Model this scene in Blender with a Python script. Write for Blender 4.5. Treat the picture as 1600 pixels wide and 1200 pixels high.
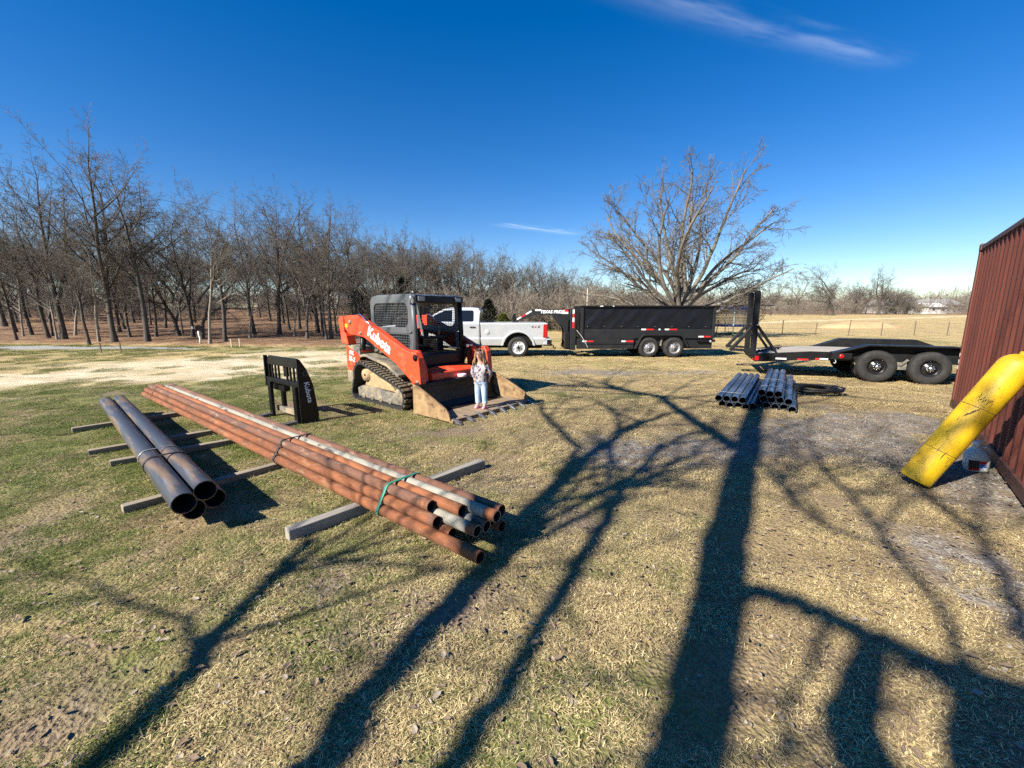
import bpy, bmesh, math, random
import numpy as np
from mathutils import Vector, Matrix
R = math.radians
for o in list(bpy.data.objects): bpy.data.objects.remove(o)
S = bpy.context.scene
COL = S.collection

# ------------------------------------------------------------------ camera
F_PX, CAM_H, PITCH = 640.0, 1.75, math.atan(112/640.0)
cam = bpy.data.cameras.new('camera'); cam.sensor_width = 36; cam.lens = 36*F_PX/1600
cam.clip_end = 3000; cam.clip_start = 0.05
cam_o = bpy.data.objects.new('camera', cam); COL.objects.link(cam_o)
cam_o.location = (0, 0, CAM_H); cam_o.rotation_euler = (math.pi/2-PITCH, 0, 0)
S.camera = cam_o
# ------------------------------------------------------------------ sky and sun
SUN_AZ, SUN_EL = R(52), R(37)            # azimuth in which shadows fall (from +Y towards +X)
sdir = Vector((math.sin(SUN_AZ)*math.cos(SUN_EL), math.cos(SUN_AZ)*math.cos(SUN_EL), -math.sin(SUN_EL)))
W = bpy.data.worlds.new('World'); S.world = W; W.use_nodes = True
nt = W.node_tree; N = nt.nodes; K = nt.links
bg = N['Background']
sky = N.new('ShaderNodeTexSky'); sky.sky_type = 'NISHITA'; sky.sun_disc = False
sky.sun_elevation = SUN_EL; sky.sun_rotation = SUN_AZ+math.pi
sky.altitude = 300; sky.air_density = 1.0; sky.dust_density = 0.0; sky.ozone_density = 3.0
hs = N.new('ShaderNodeHueSaturation'); hs.inputs['Saturation'].default_value = 1.42; hs.inputs['Hue'].default_value = 0.513
gm = N.new('ShaderNodeGamma'); gm.inputs[1].default_value = 0.93
K.new(sky.outputs[0], hs.inputs['Color']); K.new(hs.outputs[0], gm.inputs[0])
# thin cirrus streaks
tc = N.new('ShaderNodeTexCoord'); sp = N.new('ShaderNodeSeparateXYZ'); K.new(tc.outputs['Generated'], sp.inputs[0])
def wm(op, a, b=None, c=None):
    n = N.new('ShaderNodeMath'); n.operation = op
    for i, v in enumerate((a, b, c)):
        if v is None: continue
        if isinstance(v, (int, float)): n.inputs[i].default_value = v
        else: K.new(v, n.inputs[i])
    return n.outputs[0]
zc = wm('MAXIMUM', sp.outputs[2], 0.02)
px_, py_ = wm('DIVIDE', sp.outputs[0], zc), wm('DIVIDE', sp.outputs[1], zc)   # point on a cloud sheet at height 1
def cirrus(x0, y0, x1, y1, w, amp, seed):
    L = math.hypot(x1-x0, y1-y0); ux, uy = (x1-x0)/L, (y1-y0)/L
    a = wm('ADD', wm('MULTIPLY', wm('SUBTRACT', px_, x0), ux), wm('MULTIPLY', wm('SUBTRACT', py_, y0), uy))
    b = wm('SUBTRACT', wm('MULTIPLY', wm('SUBTRACT', py_, y0), ux), wm('MULTIPLY', wm('SUBTRACT', px_, x0), uy))
    cb = N.new('ShaderNodeCombineXYZ'); K.new(a, cb.inputs[0]); K.new(wm('MULTIPLY', b, 5.5), cb.inputs[1]); cb.inputs[2].default_value = seed
    nz = N.new('ShaderNodeTexNoise'); nz.inputs['Scale'].default_value = 2.2/L*1.6; nz.inputs['Detail'].default_value = 4
    K.new(cb.outputs[0], nz.inputs['Vector'])
    bw = wm('ADD', b, wm('MULTIPLY', wm('SUBTRACT', nz.outputs[0], 0.5), w*3.2))
    g1 = wm('EXPONENT', wm('MULTIPLY', wm('POWER', wm('DIVIDE', bw, w), 2), -1))
    ss = N.new('ShaderNodeMapRange'); ss.interpolation_type = 'SMOOTHSTEP'; K.new(a, ss.inputs[0])
    ss.inputs[1].default_value = -0.25*L; ss.inputs[2].default_value = 0.2*L
    s2 = N.new('ShaderNodeMapRange'); s2.interpolation_type = 'SMOOTHSTEP'; K.new(a, s2.inputs[0])
    s2.inputs[1].default_value = 1.1*L; s2.inputs[2].default_value = 0.8*L
    tex = wm('MAXIMUM', wm('ADD', wm('MULTIPLY', nz.outputs[0], 3.4), -1.1), 0.12)
    return wm('MULTIPLY', wm('MULTIPLY', wm('MULTIPLY', g1, ss.outputs[0]), wm('MULTIPLY', s2.outputs[0], tex)), amp)
def skyp(x, y):
    dx = (x-800)/F_PX; dz = (600-y)/F_PX
    wy = math.cos(PITCH)+dz*math.sin(PITCH); wz = -math.sin(PITCH)+dz*math.cos(PITCH)
    return dx/wz, wy/wz
c1 = cirrus(*skyp(1000, -6), *skyp(1395, 100), 0.05, 0.085, 1.0)
c2 = cirrus(*skyp(790, 352), *skyp(905, 366), 0.10, 0.16, 4.0)
cs = wm('MINIMUM', wm('ADD', c1, c2), 1.0)
mx = N.new('ShaderNodeMix'); mx.data_type = 'RGBA'; K.new(cs, mx.inputs[0]); K.new(gm.outputs[0], mx.inputs[6]); mx.inputs[7].default_value = (11, 11.5, 12.0, 1)
K.new(mx.outputs[2], bg.inputs[0]); bg.inputs[1].default_value = 0.074
sl = bpy.data.lights.new('sun', 'SUN'); sl.energy = 5.0; sl.angle = R(0.53); sl.color = (1, 0.93, 0.82)
so = bpy.data.objects.new('sun', sl); COL.objects.link(so); so.rotation_euler = sdir.to_track_quat('-Z', 'Y').to_euler()
S.view_settings.view_transform = 'Standard'; S.view_settings.look = 'None'; S.view_settings.gamma = 1; S.view_settings.exposure = 1.22
S.render.engine = 'CYCLES'
S.cycles.use_adaptive_sampling = True; S.cycles.adaptive_threshold = .02; S.cycles.use_denoising = False; S.cycles.max_bounces = 3; S.cycles.diffuse_bounces = 2; S.cycles.glossy_bounces = 2; S.cycles.transmission_bounces = 2; S.cycles.caustics_reflective = False; S.cycles.caustics_refractive = False

# ------------------------------------------------------------------ helpers
def ground_at(x, y, z=0.0):
    """photo pixel (1600x1200) -> point on the plane at height z"""
    dx = (x-800)/F_PX; dz = (600-y)/F_PX
    wy = math.cos(PITCH)+dz*math.sin(PITCH); wz = -math.sin(PITCH)+dz*math.cos(PITCH)
    t = (z-CAM_H)/wz
    return dx*t, wy*t
def depth_at(x, y, Y):
    dx = (x-800)/F_PX; dz = (600-y)/F_PX
    wy = math.cos(PITCH)+dz*math.sin(PITCH); wz = -math.sin(PITCH)+dz*math.cos(PITCH)
    t = Y/wy
    return dx*t, CAM_H+wz*t
def sm(a, b, x):
    t = np.clip((np.asarray(x, float)-a)/(b-a), 0, 1); return t*t*(3-2*t)
_rs = np.random.RandomState(5); _tab = _rs.rand(256, 256)
def vnoise(x, y):
    x = np.asarray(x, float); y = np.asarray(y, float)
    xi = np.floor(x).astype(int); yi = np.floor(y).astype(int); fx = x-xi; fy = y-yi
    fx = fx*fx*(3-2*fx); fy = fy*fy*(3-2*fy)
    g = lambda i, j: _tab[i % 256, j % 256]
    return (g(xi, yi)*(1-fx)+g(xi+1, yi)*fx)*(1-fy)+(g(xi, yi+1)*(1-fx)+g(xi+1, yi+1)*fx)*fy
def fbm(x, y, o=4):
    s = 0; a = .5; t = 0
    for i in range(o):
        s = s+a*vnoise(x*2**i+17*i, y*2**i+31*i); t += a; a *= .55
    return s/t
def gz(x, y):
    x = np.asarray(x, float); y = np.asarray(y, float)
    left = 1-sm(-8, 14, x)
    z = 2.6*sm(25, 85, y)*left+1.25*sm(45, 105, y)*(1-left)
    z = z+2.0*sm(110, 260, y)+6*sm(300, 900, y)
    z = z-0.38*np.exp(-((y-22.6+0.10*(x+14))/0.75)**2)*(1-sm(-9, -5, x))
    z = z+(fbm(x*.5+3, y*.5)-.5)*.10*sm(6, 16, np.abs(y)+np.abs(x)*.3)
    z = z+(fbm(x*3+9, y*3)-.5)*.035+(fbm(x*11, y*11+5)-.5)*.016
    return z

# ---- materials
MATS = {}
def mat(name, col, rough=.7, metal=0, col2=None, scale=8, bump=0, bscale=None, spec=.5, detail=6, lo=.35, hi=.65, col3=None, s3=2.0, lo3=.5, hi3=.7, stretch=None, coat=0, obj=True):
    if name in MATS: return MATS[name]
    m = bpy.data.materials.new(name); m.use_nodes = True; MATS[name] = m
    t = m.node_tree; n = t.nodes; k = t.links; b = n['Principled BSDF']
    b.inputs['Roughness'].default_value = rough; b.inputs['Metallic'].default_value = metal
    b.inputs['Specular IOR Level'].default_value = spec; b.inputs['Coat Weight'].default_value = coat
    tcn = n.new('ShaderNodeTexCoord'); src = tcn.outputs['Object']
    if stretch:
        mp = n.new('ShaderNodeMapping'); mp.inputs['Scale'].default_value = stretch; k.new(src, mp.inputs[0]); src = mp.outputs[0]
    def noise(s, d=detail):
        q = n.new('ShaderNodeTexNoise'); q.inputs['Scale'].default_value = s; q.inputs['Detail'].default_value = d; q.inputs['Roughness'].default_value = .62
        k.new(src, q.inputs['Vector']); return q.outputs[0]
    def ramp(v, a, b_):
        q = n.new('ShaderNodeMapRange'); q.inputs[1].default_value = a; q.inputs[2].default_value = b_; k.new(v, q.inputs[0]); return q.outputs[0]
    def mixc(f, a, b_):
        q = n.new('ShaderNodeMix'); q.data_type = 'RGBA'; k.new(f, q.inputs[0])
        for i, v in ((6, a), (7, b_)):
            if isinstance(v, tuple): q.inputs[i].default_value = (*v, 1)
            else: k.new(v, q.inputs[i])
        return q.outputs[2]
    c = col
    if col2: c = mixc(ramp(noise(scale), lo, hi), col, col2)
    if col3: c = mixc(ramp(noise(s3, 8), lo3, hi3), c, col3)
    if isinstance(c, tuple): b.inputs['Base Color'].default_value = (*c, 1)
    else: k.new(c, b.inputs['Base Color'])
    rr = ramp(noise(scale*1.7), .2, .8); rq = n.new('ShaderNodeMapRange'); k.new(rr, rq.inputs[0]); rq.inputs[3].default_value = max(.05, rough-.1); rq.inputs[4].default_value = min(1, rough+.12); k.new(rq.outputs[0], b.inputs['Roughness'])
    if bump:
        bn = n.new('ShaderNodeBump'); bn.inputs['Strength'].default_value = bump; bn.inputs['Distance'].default_value = .01
        k.new(noise(bscale or scale*3), bn.inputs['Height']); k.new(bn.outputs[0], b.inputs['Normal'])
    return m
DUST = (.36, .27, .15)
M_ORANGE = mat('loader_orange', (.76, .064, .016), .45, col2=(.60, .056, .018), scale=4, col3=DUST, s3=5, lo3=.53, hi3=1.0)
M_GREY = mat('cab_grey', (.10, .11, .115), .45, col2=(.075, .08, .085), scale=4, col3=DUST, s3=3, lo3=.6, hi3=1.2)
M_DUSTY = mat('dusty_steel', (.10, .10, .095), .7, col2=(.30, .24, .15), scale=5, lo=.38, hi=.62, bump=.3)
M_BLACK = mat('black_paint', (.006, .006, .007), .42, spec=.3, col2=(.011, .011, .012), scale=5, col3=(.10, .085, .06), s3=6, lo3=.68, hi3=1.2)
M_BLACKD = mat('black_dark_interior', (.005, .005, .005), .7, spec=.2)
M_RUBBER = mat('track_rubber', (.022, .021, .020), .85, col2=(.30, .235, .14), scale=6, lo=.42, hi=.66, bump=.35)
M_RUBBERD = mat('track_rubber_side', (.014, .014, .014), .75, col2=(.06, .05, .035), scale=5, lo=.55, hi=.8)
M_MUD = mat('dried_mud', (.42, .31, .17), .95, col2=(.27, .18, .09), scale=14, bump=.9, bscale=22)
M_TYRE = mat('tyre', (.020, .020, .020), .8, spec=.3, col2=(.042, .039, .035), scale=9, lo=.4, hi=.75, bump=.15, bscale=60)
M_STEELRIM = mat('rim_silver', (.30, .30, .31), .45, .4, col2=(.2, .2, .2), scale=8)
M_WHITERIM = mat('rim_white', (.66, .66, .66), .45, .0, col2=(.5, .5, .5), scale=8)
M_BLACKRIM = mat('rim_black', (.012, .012, .012), .28)
M_CHROME = mat('chrome', (.7, .7, .7), .2, 1.0)
M_SILVER = mat('silver_paint', (.53, .55, .57), .32, .25, col2=(.48, .50, .52), scale=2, coat=.6)
M_GLASS = mat('tinted_glass', (.008, .010, .012), .08, spec=.6)
M_RED = mat('red_lens', (.45, .008, .01), .2, col2=(.3, .005, .008), scale=12)
M_TAPER = mat('red_reflector', (.55, .02, .02), .35)
M_TAPEW = mat('white_reflector', (.78, .78, .76), .4)
M_WHITE = mat('white_lettering', (.80, .80, .78), .5)
M_CONT = mat('container_red', (.165, .048, .032), .7, spec=.25, col2=(.10, .033, .025), scale=3, col3=(.10, .040, .028), s3=9, lo3=.56, hi3=.8, bump=.2, bscale=40, stretch=(1, 1, .12))
M_CONTD = mat('container_rail', (.05, .022, .018), .6, col2=(.10, .035, .022), scale=6)
M_YEL = mat('yellow_paint', (.70, .45, .006), .5, col2=(.50, .30, .012), scale=5, col3=(.035, .03, .02), s3=34, lo3=.665, hi3=.69, bump=.15, bscale=30, stretch=(1, 1, .5))
M_RUST = mat('rust', (.235, .080, .027), .88, col2=(.105, .040, .020), scale=12, col3=(.30, .165, .08), s3=15, lo3=.54, hi3=.78, bump=.35, bscale=70, stretch=(1, 1, .3))
M_RUST2 = mat('rust_brown', (.17, .073, .038), .88, col2=(.095, .05, .037), scale=8, col3=(.33, .22, .15), s3=15, lo3=.56, hi3=.76, bump=.35, bscale=70, stretch=(1, 1, .3))
M_RUSTO = mat('rust_orange', (.28, .098, .034), .88, col2=(.15, .056, .026), scale=10, bump=.35, bscale=70, stretch=(1, 1, .3))
M_GALV = mat('weathered_grey_pipe', (.30, .28, .225), .8, col2=(.20, .185, .15), scale=7, col3=(.055, .05, .045), s3=11, lo3=.56, hi3=.66, bump=.2, bscale=60, stretch=(1, 1, .35))
M_BPIPE = mat('mill_scale_pipe', (.060, .066, .080), .42, .35, col2=(.30, .18, .08), scale=7, lo=.48, hi=.66, col3=(.17, .18, .20), s3=11, lo3=.56, hi3=.8, stretch=(1, 1, .10))
M_BPIPE_IN = mat('pipe_inside', (.010, .008, .007), .9)
M_BLUEP = mat('blue_steel_pipe', (.075, .105, .16), .32, .5, col2=(.22, .27, .34), scale=6, lo=.35, hi=.7, col3=(.03, .035, .05), s3=10, lo3=.55, hi3=.75, stretch=(1, 1, .2))
M_WOOD = mat('weathered_timber', (.30, .25, .185), .9, col2=(.17, .14, .105), scale=6, bump=.5, bscale=40, stretch=(.12, 1, 1))
M_WOODG = mat('grey_timber', (.32, .295, .25), .9, col2=(.19, .175, .15), scale=6, bump=.5, bscale=40, stretch=(.12, 1, 1))
M_PLANK = mat('deck_plank', (.34, .31, .27), .9, col2=(.22, .20, .175), scale=7, bump=.4, bscale=40, stretch=(.1, 1, 1))
M_GREENS = mat('green_strap', (.02, .16, .11), .5, col2=(.03, .22, .15), scale=30)
M_STRAP = mat('black_strap', (.012, .012, .012), .6)
M_BAND = mat('steel_band', (.30, .31, .31), .4, .6)
M_HOSE = mat('black_hose', (.014, .014, .014), .5)
M_BARK = mat('bark', (.092, .078, .063), .95, col2=(.042, .036, .030), scale=5, bump=.8, bscale=14, col3=(.27, .25, .215), s3=3, lo3=.55, hi3=.8, stretch=(1, 1, .3))
M_BARKP = mat('pale_bark', (.30, .265, .22), .95, col2=(.17, .145, .12), scale=6, bump=.6, bscale=16, stretch=(1, 1, .3))
M_TWIG = mat('twigs', (.150, .128, .102), .95, col2=(.082, .070, .056), scale=1.2)
M_OAKB = mat('oak_bark', (.20, .18, .15), .95, col2=(.095, .082, .066), scale=4, bump=.6, bscale=12, stretch=(1, 1, .35))
M_OAKT = mat('oak_twigs', (.16, .142, .115), .95, col2=(.095, .083, .067), scale=1.5)
M_BRUSH = mat('brush_twigs', (.205, .172, .135), .95, col2=(.13, .108, .084), scale=.6)
M_CEDAR = mat('cedar_foliage', (.022, .036, .014), .9, col2=(.012, .020, .009), scale=3)
M_YUCCA = mat('young_pine_foliage', (.16, .17, .035), .85, col2=(.08, .10, .02), scale=4)

# ---- mesh builder
class MB:
    def __init__(s): s.v = []; s.f = []; s.mi = []; s.cur = 0; s.smooth = []; s.sm = False
    def add(s, vs, fs, smooth=None):
        b = len(s.v); s.v += [tuple(map(float, v)) for v in vs]
        for f in fs: s.f.append([i+b for i in f]); s.mi.append(s.cur); s.smooth.append(s.sm if smooth is None else smooth)
        return s
    def box(s, x0, x1, y0, y1, z0, z1, M=None):
        vs = [(x, y, z) for z in (z0, z1) for y in (y0, y1) for x in (x0, x1)]
        if M is not None: vs = [tuple(M @ Vector(v)) for v in vs]
        return s.add(vs, [(0, 2, 3, 1), (4, 5, 7, 6), (0, 1, 5, 4), (2, 6, 7, 3), (0, 4, 6, 2), (1, 3, 7, 5)], False)
    def bar(s, p, q, w, h, up=(0, 0, 1)):
        p = Vector(p); q = Vector(q); d = (q-p); L = d.length; d.normalize(); u = Vector(up)
        if abs(d.dot(u)) > .98: u = Vector((1, 0, 0))
        r = d.cross(u).normalized(); u = r.cross(d)
        M = Matrix((( d.x, r.x, u.x, p.x), (d.y, r.y, u.y, p.y), (d.z, r.z, u.z, p.z), (0, 0, 0, 1)))
        return s.box(0, L, -w/2, w/2, -h/2, h/2, M)
    def tube(s, pts, rad, n=8, cap=True, smooth=True, closed=False):
        pts = np.array(pts, float); m = len(pts)
        rad = np.full(m, rad, float) if np.isscalar(rad) else np.array(rad, float)
        T = np.gradient(pts, axis=0) if m > 2 else np.repeat([pts[1]-pts[0]], 2, 0)
        if closed: T = np.roll(pts, -1, 0)-np.roll(pts, 1, 0)
        T = T/(np.linalg.norm(T, axis=1)[:, None]+1e-9)
        av = T.mean(0); ref = np.eye(3)[np.argmin(np.abs(av))]
        A = np.cross(T, ref); A /= np.linalg.norm(A, axis=1)[:, None]+1e-9; B = np.cross(T, A)
        th = np.arange(n)*2*np.pi/n
        V = pts[:, None]+rad[:, None, None]*(np.cos(th)[None, :, None]*A[:, None]+np.sin(th)[None, :, None]*B[:, None])
        fs = []
        for i in range(m if closed else m-1):
            a = i*n; b = ((i+1) % m)*n
            for j in range(n): fs.append((a+j, a+(j+1) % n, b+(j+1) % n, b+j))
        s.add(V.reshape(-1, 3).tolist(), fs, smooth)
        if cap and not closed:
            o = len(s.v)-m*n
            s.f += [[o+n-1-j for j in range(n)], [o+(m-1)*n+j for j in range(n)]]; s.mi += [s.cur]*2; s.smooth += [False]*2
        return s
    def cyl(s, p, q, r, n=16, r2=None, cap=True): return s.tube([p, q], [r, r if r2 is None else r2], n, cap)
    def prism(s, poly, a, b, axis='y'):
        """polygon in the xz plane (axis y), yz plane (axis x) or xy plane (axis z) pulled from a to b"""
        n = len(poly)
        if axis == 'y': f = lambda p, t: (p[0], t, p[1])
        elif axis == 'x': f = lambda p, t: (t, p[0], p[1])
        else: f = lambda p, t: (p[0], p[1], t)
        vs = [f(p, a) for p in poly]+[f(p, b) for p in poly]
        return s.add(vs, [list(range(n)), list(range(2*n-1, n-1, -1))]+[(i, n+i, n+(i+1) % n, (i+1) % n) for i in range(n)], False)
    def ring(s, out, inn, a, b, axis='y'):
        n = len(out)
        if axis == 'y': f = lambda p, t: (p[0], t, p[1])
        else: f = lambda p, t: (t, p[0], p[1])
        vs = [f(p, a) for p in out]+[f(p, a) for p in inn]+[f(p, b) for p in out]+[f(p, b) for p in inn]
        fs = []
        for i in range(n):
            j = (i+1) % n
            fs += [(i, j, n+j, n+i), (2*n+i, 3*n+i, 3*n+j, 2*n+j), (i, 2*n+i, 2*n+j, j), (n+i, n+j, 3*n+j, 3*n+i)]
        return s.add(vs, fs, False)
    def lathe(s, prof, c, axis='y', n=24, closed=False, smooth=True):
        """profile of (radius, along) about an axis through c"""
        th = [2*math.pi*i/n for i in range(n)]; vs = []
        for r, a in prof:
            for t in th:
                if axis == 'y': vs.append((c[0]+r*math.cos(t), c[1]+a, c[2]+r*math.sin(t)))
                elif axis == 'z': vs.append((c[0]+r*math.cos(t), c[1]+r*math.sin(t), c[2]+a))
                else: vs.append((c[0]+a, c[1]+r*math.cos(t), c[2]+r*math.sin(t)))
        fs = []; m = len(prof)
        for i in range(m if closed else m-1):
            for j in range(n): fs.append((i*n+j, i*n+(j+1) % n, ((i+1) % m)*n+(j+1) % n, ((i+1) % m)*n+j))
        return s.add(vs, fs, smooth)
    def mesh(s, name, mats):
        me = bpy.data.meshes.new(name); me.from_pydata(s.v, [], s.f)
        for m in (mats if isinstance(mats, (list, tuple)) else [mats]): me.materials.append(m)
        me.polygons.foreach_set('material_index', s.mi); me.polygons.foreach_set('use_smooth', s.smooth)
        bm = bmesh.new(); bm.from_mesh(me); bmesh.ops.recalc_face_normals(bm, faces=bm.faces); bm.to_mesh(me); bm.free()
        me.update(); return me
    def build(s, name, mats, parent=None, bev=0, seg=2, loc=None):
        o = bpy.data.objects.new(name, s.mesh(name, mats)); COL.objects.link(o); o.parent = parent
        if loc: o.location = loc
        if bev:
            b = o.modifiers.new('bevel', 'BEVEL'); b.width = bev; b.segments = seg; b.limit_method = 'ANGLE'; b.angle_limit = R(38)
        return o
def rrect(x0, x1, z0, z1, r, n=4):
    pts = []
    for cx, cz, a0 in ((x1-r, z1-r, 0), (x0+r, z1-r, 90), (x0+r, z0+r, 180), (x1-r, z0+r, 270)):
        for i in range(n+1):
            a = R(a0+90*i/n); pts.append((cx+r*math.cos(a), cz+r*math.sin(a)))
    return pts
def tag(o, label, cat=None, group=None, kind=None):
    o['label'] = label
    if cat: o['category'] = cat
    if group: o['group'] = group
    if kind: o['kind'] = kind
    return o
def thing(name, label, cat, loc=(0, 0, 0), rz=0, group=None):
    o = bpy.data.objects.new(name, None); COL.objects.link(o); o.location = loc; o.rotation_euler = (0, 0, rz); o.empty_display_size = .2
    return tag(o, label, cat, group)
def struct(o): o['kind'] = 'structure'; return o
def link_copy(o, parent=None):
    c = o.copy(); COL.objects.link(c); c.parent = parent
    for ch in o.children: link_copy(ch, c)
    return c
def text(name, body, size, M, mat_, parent, bold=.0, extrude=.0015, shear=0, sx=1.0):
    cu = bpy.data.curves.new(name, 'FONT'); cu.body = body; cu.size = size; cu.extrude = extrude; cu.offset = bold; cu.shear = shear; cu.resolution_u = 3
    cu.align_x = 'CENTER'; cu.align_y = 'CENTER'
    t = bpy.data.objects.new(name, cu); COL.objects.link(t)
    dg = bpy.context.evaluated_depsgraph_get(); dg.update()
    me = bpy.data.meshes.new_from_object(t.evaluated_get(dg)); bpy.data.objects.remove(t)
    me.transform(M @ Matrix.Diagonal((sx, 1, 1, 1))); me.name = name; me.materials.clear(); me.materials.append(mat_)
    o = bpy.data.objects.new(name, me); COL.objects.link(o); o.parent = parent; return o
def basis(o, x, y):
    x = Vector(x).normalized(); y = Vector(y).normalized(); z = x.cross(y)
    return Matrix(((x.x, y.x, z.x, o[0]), (x.y, y.y, z.y, o[1]), (x.z, y.z, z.z, o[2]), (0, 0, 0, 1)))

# ------------------------------------------------------------------ ground
def blob(x, y, cx, cy, rx, ry, ang=0.0):
    c, s_ = math.cos(ang), math.sin(ang); dx, dy = x-cx, y-cy
    u = (dx*c+dy*s_)/rx; v = (-dx*s_+dy*c)/ry
    return np.sqrt(u*u+v*v)
def pline(x, y, pts):
    """distance to a polyline, and the width interpolated along it"""
    best = np.full(np.shape(x), 1e9)
    for (ax, ay, aw), (bx, by, bw) in zip(pts[:-1], pts[1:]):
        dx, dy = bx-ax, by-ay; t = np.clip(((x-ax)*dx+(y-ay)*dy)/(dx*dx+dy*dy), 0, 1)
        d = np.hypot(x-ax-t*dx, y-ay-t*dy)/(aw+t*(bw-aw)); best = np.minimum(best, d)
    return best
def gp(px, py, w): a = ground_at(px, py); return (a[0], a[1], w)
DRIVE = [gp(-300, 626, 1.5), gp(0, 598, 1.7), gp(200, 578, 3.2), gp(400, 569, 3.9), gp(530, 559, 3.1), gp(640, 553, 1.8), gp(760, 551, .9)]
ROAD = [(-60, 24.5, 1.1), (-26, 20.6, .9), (-19.5, 20.4, .8), (-15.5, 20.2, .3)]
TRACK = [(9, 46, .8), (22, 52, .9), (45, 66, 1.0), (90, 84, 1.2), (160, 110, 1.4)]
def zones(x, y):
    x = np.asarray(x, float); y = np.asarray(y, float)
    n1 = fbm(x*.9, y*.9); n2 = fbm(x*.35+40, y*.35+9); n3 = fbm(x*3.1+7, y*3.1+2)
    wob = (n1-.5)*1.1+(n3-.5)*.5
    drive = (1-sm(.5, 1.4, pline(x, y, DRIVE)+wob*2.1))*(.55+.45*sm(.38, .55, fbm(x*.8+50, y*2.4)))
    road = 1-sm(.8, 1.05, pline(x, y, ROAD)+(n3-.5)*.15)
    track = 1-sm(.6, 1.2, pline(x, y, TRACK)+wob*.4)
    g = np.zeros_like(x)
    for cx, cy, rx, ry, a in ((1.5, 5.0, .9, .8, .3), (5.0, 5.9, 1.9, 1.2, .6), (4.9, 4.1, 1.1, 1.3, .7), (3.2, 2.4, .55, .9, .2), (3.5, 12.0, 3.2, .6, -.05), (2.6, 5.2, 1.0, .7, 0), (6.4, 6.4, 1.2, .7, .8)):
        g = np.maximum(g, 1-sm(.55, 1.2, blob(x, y, cx, cy, rx, ry, a)+wob*.9))
    d = np.zeros_like(x)
    for cx, cy, rx, ry, a in ((-3.9, 2.85, .55, .2, 0), (-1.15, 2.55, .5, .3, .4), (-.2, 4.0, .7, .35, 0), (-4.1, 7.6, 1.3, .5, -.3), (-1.4, 5.8, 1.5, .25, .2), (-8.5, 8.8, 1.2, .35, 0), (-.6, 2.0, .5, .3, .5), (.45, 3.2, .5, .5, 0)):
        d = np.maximum(d, (1-sm(.4, 1.2, blob(x, y, cx, cy, rx, ry, a)+wob*.9))*.8)
    edge = 23.2-.10*(x+14)
    litter = sm(-.3, .5, y-edge+wob*.5)*(1-sm(-5.5, -1.5, x+.0*y))
    litter = np.maximum(litter, sm(40, 46, y+wob*3)*(1-sm(5, 13, x-(y-40)*.1)))
    litter = np.maximum(litter, sm(120, 128, y+x*.25))
    # green lawn: stronger on the left and in a belt along the wood
    green = sm(.44, .60, n2*.5+n3*.3+n1*.2+.16*(1-sm(-3.5, .5, x))*(1-sm(8, 12, y))-.11*sm(1, 4, x)*(1-sm(9, 12, y))-.08)
    belt = sm(17.6, 19, y)*(1-sm(21.8, 22.8, y))*(1-sm(-2, 3, x))
    green = np.maximum(green, belt*(.45+.5*n3))
    green = np.maximum(green, .55*sm(11, 13, y)*(1-sm(18, 26, y))*sm(.42, .6, n1)*sm(-5, 3, x))
    green = green*(1-.9*sm(24, 34, y)*sm(-4, 2, x))
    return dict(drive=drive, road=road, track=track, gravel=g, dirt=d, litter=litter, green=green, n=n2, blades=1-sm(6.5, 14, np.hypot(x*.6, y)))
def spaced(lo, hi, n, k):
    t = np.linspace(-1, 1, n); v = np.sinh(t*k)/math.sinh(k); return np.where(v < 0, -v*lo, v*hi)
gx = spaced(-900, 900, 330, 6.6); gy = 2.6+spaced(-60, 1800, 470, 6.6)
gy = gy[gy > -25]
XX, YY = np.meshgrid(gx, gy); Zg = gz(XX, YY); nx, ny = len(gx), len(gy)
me = bpy.data.meshes.new('ground')
ii = (np.arange(ny-1)[:, None]*nx+np.arange(nx-1)[None]).ravel()
fc = np.stack([ii, ii+1, ii+nx+1, ii+nx], 1)
me.vertices.add(nx*ny); me.vertices.foreach_set('co', np.stack([XX, YY, Zg], -1).ravel())
me.loops.add(fc.size); me.loops.foreach_set('vertex_index', fc.ravel()); me.polygons.add(len(fc)); me.polygons.foreach_set('loop_start', np.arange(len(fc))*4)
me.update(calc_edges=True); me.polygons.foreach_set('use_smooth', np.ones(len(fc), bool))
zz = zones(XX, YY)
for nm, ch in (('za', ('green', 'gravel', 'dirt')), ('zb', ('litter', 'drive', 'road')), ('zc', ('track', 'blades', 'n'))):
    at = me.color_attributes.new(nm, 'FLOAT_COLOR', 'POINT')
    at.data.foreach_set('color', np.stack([zz[c].ravel() for c in ch]+[np.ones(nx*ny)], -1).ravel())
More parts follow.
